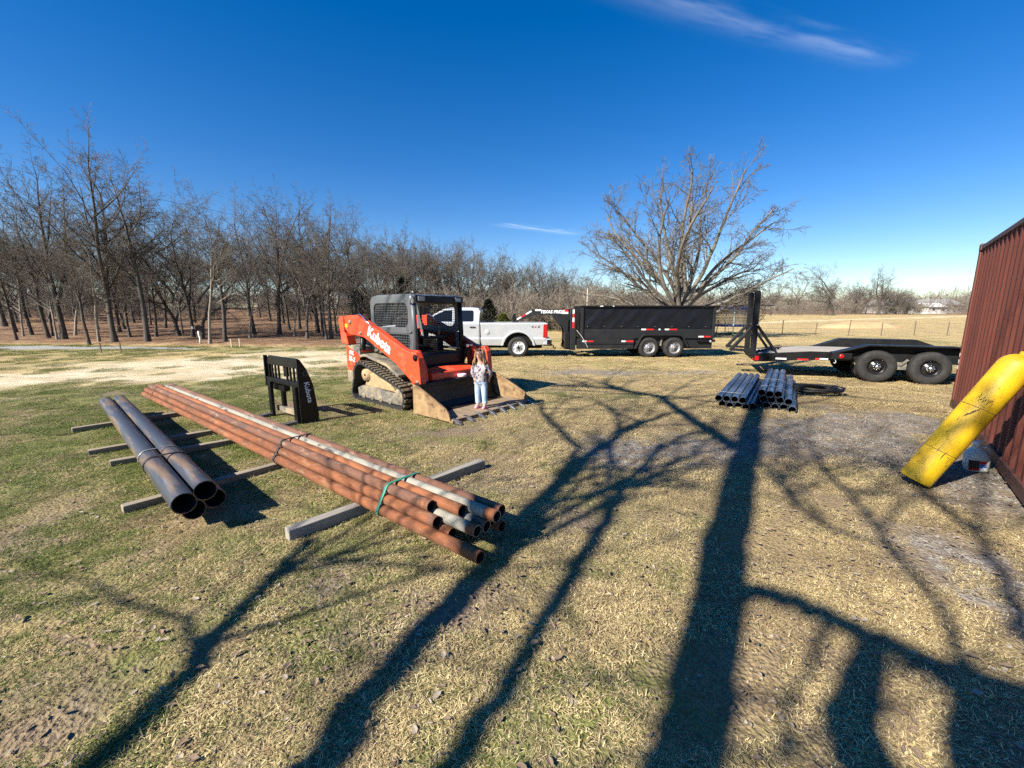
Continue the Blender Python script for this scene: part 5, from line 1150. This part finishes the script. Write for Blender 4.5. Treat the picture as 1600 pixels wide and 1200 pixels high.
RP = [('lowest rusty pipe at the front, sticking out farthest towards the camera', 0.0, zb, 1.69, 10.75, M_RUST, None),
      ('rusty pipe second up on the near side of the long bundle', .045, zm, 2.16, 10.72, M_RUST, (.0, .07, M_RUST2)),
      ('brown rusty pipe at the near top edge of the long bundle, its end set back', .09, zt_, 2.27, 10.62, M_RUST2, (.04, .075, M_RUSTO)),
      ('orange rusty pipe in the middle of the bundle top', .18, zt_, 2.03, 10.55, M_RUSTO, (.0, .09, M_RUST)),
      ('pale grey pipe lying on top of the rusty bundle', .27, zt_, 1.77, 10.35, M_GALV, (.0, .10, M_RUSTO)),
      ('rusty pipe along the far side of the long bundle', .36, zt_, 1.80, 10.45, M_RUST2, None),
      ('rusty pipe under the far side of the bundle top', .315, zm, 1.86, 10.4, M_RUST, None),
      ('pale flaking pipe with rusty collar below the top row of the bundle', .135, zm, 1.84, 10.5, M_GALV, (.0, .08, M_RUST)),
      ('grey pipe half hidden under the pale pipe at the bundle end', .225, zm, 1.83, 10.5, M_GALV, (.0, .12, M_RUST2)),
      ('rusty pipe at the shaded far bottom corner of the bundle', .40, zb, 1.83, 10.5, M_RUST2, None),
      ('rusty pipe in the bottom row next to the lowest front pipe', .09, zb, 2.05, 10.6, M_RUST, None),
      ('rusty pipe in the middle of the shaded bottom row of the bundle', .20, zb, 2.1, 10.6, M_RUST2, None),
      ('rusty pipe in the shaded bottom row near the far side of the bundle', .31, zb, 2.0, 10.6, M_RUST, None)]
for lab, l, z, a0, a1, m, ring in RP:
    pipe('rusty_pipe' if m is not M_GALV else 'grey_pipe', lab, DR*a0+NR*(base_l+l)+Vector((0, 0, z)), DR*a1+NR*(base_l+l*1.05)+Vector((0, 0, z)), rr_, m, 'long bundle of rusty pipes', .006, ring=ring)
CR = [(base_l+l, z) for _, l, z, *_ in RP]
strap_over('green_strap', 'green strap round the near end of the rusty pipe bundle', hull_band(CR, rr_+.004, 2.78, DR, NR), M_GREENS, .03, DR)
strap_over('black_strap', 'black strap round the middle of the rusty pipe bundle', hull_band(CR, rr_+.004, 4.72, DR, NR), M_STRAP, .035, DR)
strap_over('wire_band', 'thin rusty band near the far end of the rusty bundle', hull_band(CR, rr_+.004, 10.05, DR, NR), M_RUST2, .02, DR)
# dunnage boards
def board(label, p, q, w, h, m, z0=0.0):
    p = Vector(p); q = Vector(q); d = q-p; o = thing('timber_board', label, 'board', (p.x, p.y, z0), math.atan2(d.y, d.x), 'boards under the pipes')
    b = MB(); L = d.length; n = 8; V = []; r = random.Random(label)
    for i in range(n+1):
        x = L*i/n; s_ = r.uniform(-.004, .004)
        for y, z in ((-w/2, 0), (w/2, 0), (w/2, h), (-w/2, h)): V.append((x, y+s_, z+s_*.5))
    b.add(V, [(4*i+j, 4*i+(j+1) % 4, 4*i+4+(j+1) % 4, 4*i+4+j) for i in range(n) for j in range(4)]+[(3, 2, 1, 0), (4*n, 4*n+1, 4*n+2, 4*n+3)], False); b.build('beam', m, o, .006); return o
board('thick grey timber beam under the near end of the rusty pipes', (-1.745, 2.93, 0), (-.34, 4.46, 0), .09, .098, M_WOODG)
board('long board under the near end of the black pipes', (-3.44, 3.37, 0), (-2.35, 4.85, 0), .085, .073, M_WOOD)
board('board under both pipe stacks, third from the far end', (-4.62, 4.48, 0), (-3.35, 5.72, 0), .085, .073, M_WOOD)
board('board under both pipe stacks, second from the far end', (-5.25, 4.85, 0), (-4.05, 6.05, 0), .085, .073, M_WOOD)
board('board under the far ends of both pipe stacks', (-6.5, 5.84, 0), (-5.35, 7.25, 0), .085, .073, M_WOOD)
# short bluish pipes
DS = Vector((.562, .827, 0)).normalized(); NS = Vector((.827, -.562, 0)).normalized()
def sp3(px, py, z): x, y = ground_at(px, py, z); return Vector((x, y, z))
b0 = sp3(1123, 622, .175)
i = 0
for row, (z, offs) in enumerate(((.064, (.065, .195, .325, .455)), (.176, (0, .13, .26, .39)))):
    for k, of in enumerate(offs):
        p = b0+NS*of; p.z = z; p += DS*random.Random(i).uniform(-.04, .04); i += 1
        pipe('steel_pipe_section', ('bluish steel pipe in the left stack, '+('bottom' if row == 0 else 'top')+' row, '+ORD[k]+' from the left'), p, p+DS*3.5, .0625, M_BLUEP, 'short bluish pipes by the flatbed', .005)
p = b0+NS*.545; p.z = .064; pipe('steel_pipe_section', 'bluish steel pipe lying just right of the left stack', p+DS*.1, p+DS*3.4, .0625, M_BLUEP, 'short bluish pipes by the flatbed', .005)
b1 = sp3(1190, 614, .29)
for row, (z, offs) in enumerate(((.064, (.10, .23, .36, .49)), (.176, (.035, .165, .295, .425)), (.288, (.0, .13, .26)))):
    for k, of in enumerate(offs):
        p = b1+NS*of; p.z = z; p += DS*random.Random(40+i).uniform(-.05, .05); i += 1
        if row == 0 and k == 3: p -= DS*.12
        pipe('steel_pipe_section', ('bluish steel pipe in the right stack, '+('bottom', 'middle', 'top')[row]+' row, '+ORD[k]+' from the left'), p, p+DS*3.5, .0625, M_BLUEP, 'short bluish pipes by the flatbed', .005, ring=((0.0, .02, M_BAND) if (row == 0 and k == 3) else None))
def lay_band(b_, cs, t, lab):
    pts = [(l, z) for l, z in cs]
    s_ = b_.copy(); s_.z = 0
    strap_over('steel_band', lab, [Vector((0, 0, 0))+s_+p for p in [q for q in hull_band(pts, .066, t, DS, NS)]], M_BAND, .016, DS)
lay_band(b0, [(0, .176), (.13, .176), (.26, .176), (.39, .176), (.065, .064), (.455, .064)], .35, 'steel band round the left stack of bluish pipes')
lay_band(b1, [(0, .288), (.26, .288), (.035, .176), (.425, .176), (.10, .064), (.49, .064)], .5, 'steel band round the near part of the right bluish stack')
lay_band(b1, [(0, .288), (.26, .288), (.035, .176), (.425, .176), (.10, .064), (.49, .064)], 1.5, 'steel band round the middle of the right bluish stack')
# hose coil
hx, hy = ground_at(1271, 615); HC = thing('hose_coil', 'black hose coiled on the grass beside the bluish pipes', 'hose', (hx, hy, 0.02)); r = random.Random(8)
b = MB(); pts_ = []
for k in range(150):
    t = k/150*7*2*math.pi; rad = .40+.07*math.sin(t*.37+1)+r.gauss(0, .006)-.02*math.cos(t*.91); pts_.append((rad*math.cos(t)*1.12, rad*math.sin(t)*1.0+.03*math.sin(t*.143), .02+.07*(k/150)+.07*abs(math.sin(t*.31))))
b.tube(pts_, .019, 7); b.build('coil', M_HOSE, HC)
b = MB(); b.tube([(-.36, .0, .05), (-.44, .10, .04), (-.50, .22, .02)], .02, 8); b.build('hose_end', M_HOSE, HC); b = MB(); b.tube([(.15, -.2, .05), (-.05, -.02, .03), (-.1, .15, .03), (-.25, .2, .05)], .013, 7); b.build('loose_loop', M_HOSE, HC)

# ------------------------------------------------------------------ pallet forks
FK = thing('pallet_fork_frame', 'black pallet fork attachment standing on the grass left of the loader', 'fork frame', (-4.07, 6.88, 0), math.atan2(-.607, .795))
M_FB = mat('fork_black', (.005, .005, .0053), .38, spec=.3, col2=(.009, .009, .009), scale=6)
def fk(poly, y0, y1, name, m=M_FB, bev=.006, axis='y', parent=None): b = MB(); b.prism(poly, y0, y1, axis); return b.build(name, m, parent or FK, bev)
# local x along the frame, y: + away from camera (back), tines towards -y
fk([(-.20, .58), (.93, .58), (.93, .66), (-.20, .66)], -.02, .05, 'middle_rail')
fk([(-.17, .93), (-.10, 1.03), (.86, 1.03), (.93, .93), (.93, .88), (-.18, .88)], .0, .05, 'top_rail')
for x in (-.17, -.05, .07, .19, .48, .60, .72, .84): fk([(x, .66), (x+.035, .66), (x+.035, .90), (x, .90)], .01, .035, 'guard_bar', bev=.003)
fk([(.30, .70), (.40, .70), (.40, .92), (.30, .92)], .05, .10, 'latch_block')
fk([(-.20, .50), (-.10, .44), (.30, .44), (.30, .58), (-.20, .58)], .04, .14, 'coupler_plate')
fk([(.10, .08), (.18, .08), (.18, .60), (.10, .60)], .06, .12, 'back_post')
fk([(-.02, .08), (.93, .08), (.93, .17), (-.02, .17)], .03, .10, 'lower_rail', M_DUSTY)
for x in (-.05, .83):
    b = MB(); b.box(x, x+.10, -.075, -.025, .02, .60); t_ = b.build('fork_shank', M_FB, FK, .006)
    b = MB(); b.prism([(-.03, .0), (-.03, .06), (-1.0, .022), (-1.05, .01), (-1.05, .0)], x, x+.10, 'x'); b.build('fork_tine', mat('tine_worn', (.16, .155, .14), .45, .3, col2=(.05, .05, .05), scale=5), FK, .004)
# side plate
b = MB(); b.prism([(-.03, .02), (.25, .03), (.26, .12), (.20, .62), (.12, .86), (.02, 1.03), (-.03, 1.03)], .93, .965, 'x'); spl = b.build('side_plate', M_FB, FK, .006)
b = MB(); b.prism([(-.03, .50), (.10, .50), (.12, .62), (.10, .86), (.02, 1.03), (-.03, 1.03)], -.235, -.20, 'x'); b.build('side_plate', M_FB, FK, .006)
b = MB(); b.lathe([(.03, -.0), (.042, -.003), (.03, -.004)], (.968, .09, .80), 'x', 16); b.build('side_hole_ring', M_DUSTY, spl)
text('brand_lettering', 'Kubota', .115, basis((.968, .11, .50), (0, .12, -.99), (0, .99, .12)), M_WHITE, spl, .0015)

# ------------------------------------------------------------------ the girl in the bucket
GP = lx @ Vector((2.02, -.10, .066))
gx0, gy0 = GP.x, GP.y
GIRL = thing('person', 'small child in floral sweater and jeans standing in the loader bucket', 'person', (gx0, gy0, GP.z), R(-18))
def skin(name, verts, edges, m, parent, sub=2, root=0):
    me_ = bpy.data.meshes.new(name); me_.from_pydata([v[:3] for v in verts], edges, []); me_.materials.append(m)
    o = bpy.data.objects.new(name, me_); COL.objects.link(o); o.parent = parent
    o.modifiers.new('skin', 'SKIN'); 
    if not me_.skin_vertices: 
        bm = bmesh.new(); bm.from_mesh(me_); bm.verts.layers.skin.verify(); bm.to_mesh(me_); bm.free()
    for i, v in enumerate(verts):
        r_ = v[3] if isinstance(v[3], tuple) else (v[3], v[3]); me_.skin_vertices[0].data[i].radius = r_
    me_.skin_vertices[0].data[root].use_root = True
    s_ = o.modifiers.new('sub', 'SUBSURF'); s_.levels = sub; s_.render_levels = sub; o.modifiers['skin'].use_smooth_shade = True; return o
M_SKIN = mat('skin', (.62, .36, .26), .5, col2=(.56, .30, .21), scale=9); M_HAIR = mat('light_brown_hair', (.24, .135, .065), .55, col2=(.36, .22, .115), scale=30, stretch=(4, 4, .4))
M_JEAN = mat('pale_denim', (.26, .36, .50), .85, col2=(.42, .53, .66), scale=9, lo=.4, hi=.65, bump=.3, bscale=30)
M_SHOE = mat('pink_shoe', (.62, .12, .18), .5, col2=(.75, .35, .38), scale=20)
def floral():
    m = mat('floral_knit', (.66, .62, .60), .9); n = m.node_tree.nodes; k = m.node_tree.links; b_ = n['Principled BSDF']
    t_ = n.new('ShaderNodeTexCoord'); v = n.new('ShaderNodeTexVoronoi'); v.inputs['Scale'].default_value = 22; k.new(t_.outputs['Object'], v.inputs[0])
    r_ = n.new('ShaderNodeMapRange'); k.new(v.outputs['Distance'], r_.inputs[0]); r_.inputs[1].default_value = .34; r_.inputs[2].default_value = .46
    q_ = n.new('ShaderNodeMix'); q_.data_type = 'RGBA'; k.new(r_.outputs[0], q_.inputs[0]); q_.inputs[6].default_value = (.085, .07, .10, 1); q_.inputs[7].default_value = (.34, .32, .33, 1); k.new(q_.outputs[2], b_.inputs['Base Color']); return m
M_FLOR = floral()
# y is towards the back; she faces -y
J = [(0, .02, .50, (.085, .065)), (0, .015, .62, (.08, .06)), (0, .01, .74, (.095, .065)), (0, .005, .80, (.06, .05)), (0, -.005, .855, .034), (0, -.015, .905, (.058, .062)), (0, -.015, .97, (.074, .082)), (0, -.01, 1.035, (.062, .068)),
     (-.055, .02, .44, .062), (-.062, .015, .26, .046), (-.062, .03, .07, .032), (-.07, -.05, .035, .026), (.055, .02, .44, .062), (.068, -.005, .26, .046), (.072, .015, .07, .032), (.085, -.065, .035, .026),
     (-.125, .01, .765, .034), (-.165, .03, .635, .028), (-.135, .045, .53, .022), (-.115, .03, .475, .02), (.125, .01, .765, .034), (.168, .045, .64, .028), (.14, .095, .545, .022), (.11, .12, .50, .02)]
Eg = [(0, 1), (1, 2), (2, 3), (3, 4), (4, 5), (5, 6), (6, 7), (0, 8), (8, 9), (9, 10), (10, 11), (0, 12), (12, 13), (13, 14), (14, 15), (2, 16), (16, 17), (17, 18), (18, 19), (2, 20), (20, 21), (21, 22), (22, 23)]
for w, sx_ in ((19, -1), (23, 1)):
    wx, wy, wz, _ = J[w]
    for f, (dx, dy, L) in enumerate(((-.018, -.012, .05), (-.008, -.02, .058), (.004, -.016, .056), (.014, -.008, .046), (.022*-sx_, -.028, .035))):
        i = len(J); J += [(wx+dx*.7, wy+dy*.6, wz-.028, .0072), (wx+dx, wy+dy, wz-L*.85, .006)]; Eg += [(w, i), (i, i+1)]
body = skin('body', J, Eg, M_SKIN, GIRL)
sw = [(0, .02, .43, (.108, .088)), (0, .018, .50, (.112, .090)), (0, .012, .62, (.112, .088)), (0, .01, .72, (.106, .080)), (0, .008, .785, (.072, .058)), (0, -.002, .825, (.046, .044)), (-.125, .01, .758, .046), (-.165, .03, .635, .042), (-.138, .045, .535, .036), (.125, .01, .758, .046), (.168, .045, .64, .042), (.142, .095, .55, .036)]
skin('sweater', sw, [(0, 1), (1, 2), (2, 3), (3, 4), (4, 5), (3, 6), (6, 7), (7, 8), (3, 9), (9, 10), (10, 11)], M_FLOR, GIRL)
jn_ = [(0, .02, .54, (.092, .074)), (-.058, .02, .43, .068), (-.064, .012, .27, .054), (-.064, .03, .12, .052), (-.066, .032, .06, .056), (.058, .02, .43, .068), (.070, -.004, .27, .054), (.074, .012, .12, .052), (.076, .014, .06, .056)]
skin('jeans', jn_, [(0, 1), (1, 2), (2, 3), (3, 4), (0, 5), (5, 6), (6, 7), (7, 8)], M_JEAN, GIRL)
for x0, y0_ in ((-.068, .03), (.08, .012)):
    b = MB(); s_ = [(.045, -.03), (.05, .03), (.045, .09), (.03, .125)]
    V = []; Fq = []; nn = 12
    for k in range(nn):
        t = 2*math.pi*k/nn
        for zz_, f in ((.0, 1.0), (.018, 1.04), (.045, .85), (.062, .45)): V.append((x0+.038*f*math.cos(t), y0_-.045+.078*f*math.sin(t)+(.025*(1-f) if f < 1 else 0), zz_))
    for k in range(nn):
        for j in range(3): Fq.append((k*4+j, ((k+1) % nn)*4+j, ((k+1) % nn)*4+j+1, k*4+j+1))
    Fq += [[k*4 for k in range(nn)][::-1], [k*4+3 for k in range(nn)]]; b.add(V, Fq, True); b.build('shoe', M_SHOE, GIRL)
# hair: a cap and long strands over both shoulders
b = MB(); V = []; Fq = []; nu, nv = 20, 9
for i in range(nv):
    ph = R(4+i*12)
    for j in range(nu):
        t = 2*math.pi*j/nu; front = max(0, -math.sin(t)); cut = 1-.55*front*max(0, (i-3)/5)
        rr2 = .092*math.sin(min(ph, R(98)))*(1.0 if front < .4 or i < 4 else .90); V.append((rr2*math.cos(t)*1.0, -.005+rr2*1.06*math.sin(t)*(cut if front > .5 and i > 4 else 1), .975+.092*math.cos(ph)+(.05*front if i > 4 else 0)))
for i in range(nv-1):
    for j in range(nu): Fq.append((i*nu+j, i*nu+(j+1) % nu, (i+1)*nu+(j+1) % nu, (i+1)*nu+j))
b.add(V, Fq, True); r = random.Random(2)
for k in range(70):
    a = R(r.uniform(-38, 218)); x, y = math.cos(a)*.083, math.sin(a)*.083-.003; out_ = r.uniform(1.05, 1.45); ln = r.uniform(.19, .30)
    b.tube([(x*.8, y*.8, 1.03), (x*1.04, y*1.04, .97), (x*1.10, y*1.06, .90), (x*out_*1.05, y*out_, .83), (x*out_*1.12+r.gauss(0, .008), y*out_*1.02-.012, 1.03-ln)], [.011, .013, .014, .012, .004], 5)
b.build('hair', M_HAIR, GIRL)
for x in (-.028, .028):
    b = MB(); b.lathe([(.0005, -.006), (.007, -.004), (.009, .002)], (x, -.089, .975), 'y', 10); b.build('eye', M_BLACKD, GIRL)
b = MB(); b.tube([(-.02, -.081, .925), (0, -.086, .921), (.02, -.081, .925)], .004, 6); b.build('mouth', mat('lips', (.45, .16, .14), .5), GIRL)
b = MB(); b.tube([(0, -.084, .975), (0, -.10, .948), (0, -.09, .944)], [.006, .010, .006], 8); b.build('nose', M_SKIN, GIRL)

# ------------------------------------------------------------------ far things
# mailbox
mx_, my_ = foot(313, 538); MBX = thing('mailbox', 'black mailbox on a white post at the wood edge', 'mailbox', (mx_, my_, float(gz(mx_, my_))))
b = MB(); b.prism([(-.12, .0), (.12, .0)]+arc(0, .16, .12, 0, 180, 8), -.28, .28); o = b.build('box', M_BLACK, MBX, .008); o.location = (0, 0, .78); o.rotation_euler = (0, 0, R(30))
b = MB(); b.tube([(0, 0, -.1), (.03, 0, .3), (-.02, 0, .55), (0, 0, .80)], .045, 8); b.build('post', M_WHITE, MBX); b = MB(); b.box(-.15, -.125, -.29, -.2, .86, .99); b.build('flag', M_WHITE, MBX)
M_STAKE = mat('stake_wood', (.45, .40, .30), .9); M_TPOST = mat('post_rust', (.14, .10, .075), .8)
for i, (px, py, h, m, lb) in enumerate(((362, 543, .45, M_STAKE, 'pale short stake in the lawn, left of a pair'), (375, 542, .45, M_STAKE, 'pale short stake in the lawn, right of a pair'), (158, 551, .42, M_TPOST, 'dark short stake by the road, left of a pair'), (189, 550, .42, M_TPOST, 'dark short stake by the road, right of a pair'))):
    x, y = foot(px, py); o = thing('stake', lb, 'stake', (x, y, float(gz(x, y))), 0, 'short stakes along the lawn edge'); b = MB(); b.prism([(-.025, -.1), (.025, -.1), (.025, h-.05), (0, h), (-.025, h-.05)], -.02, .02); b.build('post', m, o)
# fence of thin steel posts
FP = [(1212, 523), (1262, 521), (1320, 522), (1380, 521), (1453, 521), (1160, 524), (1530, 521)]
FX = []
FEN = thing('wire_fence', 'low wire fence on thin steel posts across the dry field', 'fence', (0, 0, 0))
for k in range(16):
    x = 10.5+k*2.55; y = 31.5+.02*k; z = float(gz(x, y)); lean = random.Random(k).uniform(-.06, .12); FX.append((x, y, z, lean)); b = MB(); b.bar((x, y, z-.1), (x+lean, y, z+1.05+random.Random(k+50).uniform(-.1, .15)), .045, .045); b.build('fence_post', M_TPOST, FEN)
for h in (.25, .55, .9):
    b = MB(); b.tube([(x+l*h, y, z+h) for x, y, z, l in FX], .006, 4, smooth=False); b.build('fence_wire', M_BAND, FEN)
# trampoline with net
tx, ty_ = 17.6, 33.5; TP = thing('trampoline', 'netted trampoline with green base behind the dump trailer', 'trampoline', (tx, ty_, float(gz(tx, ty_))))
M_NET = mat('net_grey', (.10, .10, .12), .8); M_TG = mat('trampoline_green', (.12, .45, .16), .5); M_TB = mat('trampoline_blue', (.06, .08, .28), .5)
b = MB(); b.lathe([(1.75, .62), (1.85, .62), (1.85, .72), (1.75, .72)], (0, 0, 0), 'z', 28, True); b.build('pad_ring', M_TB, TP); b = MB(); b.lathe([(.01, .66), (1.74, .66)], (0, 0, 0), 'z', 28); b.build('mat', M_BLACKD, TP)
for k in range(6):
    a = k*math.pi/3+.2; x, y = 1.8*math.cos(a), 1.8*math.sin(a); b = MB(); b.tube([(x, y, .05), (x, y, .7), (x, y, 1.9), (x*.86, y*.86, 2.1)], .035, 8); b.build('net_pole', mat('pole_pale', (.42, .55, .50), .5), TP)
    b = MB(); x2, y2 = 1.8*math.cos(a+.9), 1.8*math.sin(a+.9); b.tube([(x, y, .6), (x, y, .04), (x2, y2, .04), (x2, y2, .6)], .04, 8)
    if k % 2 == 0: b.build('leg_frame', M_TG, TP)
b = MB()
for k in range(100):
    a = 2*math.pi*k/100; b.bar((1.68*math.cos(a), 1.68*math.sin(a), .72), (1.6*math.cos(a), 1.6*math.sin(a), 2.05), .03, .006)
for k in range(12): z = .75+1.28*k/11; b.tube([(1.66*math.cos(t), 1.66*math.sin(t), z) for t in np.linspace(0, 6.283, 29)], .016, 4, False)
nt_ = b.build('net', M_NET, TP); b = MB(); b.lathe([(1.50, 2.16), (1.62, 2.06), (1.60, 1.95)], (0, 0, 0), 'z', 28); b.build('net_top', M_TB, TP)
# dirt mound
V = []; Fq = []; nu, nv = 60, 26; rn = random.Random(6)
for j in range(nv):
    for i in range(nu):
        x = -5+10*i/(nu-1); y = -2.5+5*j/(nv-1); d = max(0, 1-(x/4.9)**2-(y/2.4)**2); h = .7*d**.7*(.65+.7*float(fbm(np.array(x*.9+3), np.array(y*.9))))-.04; V.append((x, y, h))
for j in range(nv-1):
    for i in range(nu-1): Fq.append((j*nu+i, j*nu+i+1, (j+1)*nu+i+1, (j+1)*nu+i))
b = MB(); b.add(V, Fq, True); mo = b.build('dirt_mound', mat('red_earth', (.55, .29, .14), .95, col2=(.44, .30, .15), scale=.9, col3=(.50, .39, .20), s3=.6, lo3=.52, hi3=.72, bump=.8, bscale=6)); mo.location = ((1345-800)/650*47, 47, float(gz(39, 47))-.02); mo.rotation_euler = (0, 0, .15); struct(mo); mo['label'] = 'low mound of reddish earth in the dry field'
# far house and shed
def house(name, label, px, Y, w, d, h, roof_h, wall, roofm, rz, zoff=0):
    x = (px-800)/650*Y; o = thing(name, label, 'house', (x, Y, float(gz(x, Y))+zoff), rz)
    b = MB(); b.box(-w/2, w/2, -d/2, d/2, -3, h); b.build('wall', wall, o)
    b = MB(); b.prism([(-d/2-.4, h-.02), (d/2+.4, h-.02), (0, h+roof_h)], -w/2-.4, w/2+.4, 'x'); b.build('roof', roofm, o)
    for k in range(int(w//3.5)):
        b = MB(); xx = -w/2+2+k*3.5; b.box(xx-.5, xx+.5, -d/2-.03, -d/2-.005, 1.0, 2.1); b.build('window', M_GLASS, o)
M_HW = mat('far_wall_white', (.70, .68, .62), .8); M_HR = mat('far_roof', (.26, .25, .24), .8); M_HB = mat('far_wall_grey', (.34, .31, .28), .8)
house('house', 'long low grey-roofed house far across the field', 1425, 140, 26, 9, 2.6, 2.0, M_HB, M_HR, .05)
house('shed', 'small white shed right of the far low house', 1449, 126, 7, 5, 2.0, 1.2, M_HW, M_HW, .2)
house('house', 'pale house glimpsed between the trunks of the left wood', 506, 88, 9, 7, 2.9, 1.6, M_HW, M_HB, .1, 1.6)
house('house', 'white house end glimpsed right of the pale house in the wood', 532, 84, 3.4, 6, 2.6, 1.3, M_HW, M_HB, -.2, .9)
# thin pale pole behind the dump trailer and an overhead wire at the left
x, y = (917-800)/650*30, 30.; PL = thing('utility_pole', 'thin pale pole above the front of the dump trailer', 'pole', (x, y, float(gz(x, y)))); b = MB(); b.cyl((0, 0, -.2), (0, 0, 3.4), .05, 8, .035); b.build('shaft', mat('pole_grey', (.42, .38, .32), .9), PL); b = MB(); b.tube([(0, 0, 2.9), (.35, 0, 3.15), (.8, 0, 3.3)], .02, 6); b.tube([(0, 0, 2.6), (-.3, 0, 2.9)], .02, 6); b.build('snag', M_BARKP, PL)
b = MB(); b.tube([(-60, 30, 15.5), (-44, 33, 13.6), (-38, 35, 12.6), (-24, 42, 10.5), (-10, 52, 8.5)], .012, 5, False); o = b.build('overhead_wire', M_BLACKD); tag(o, 'thin overhead wire crossing the sky above the left wood', 'wire')
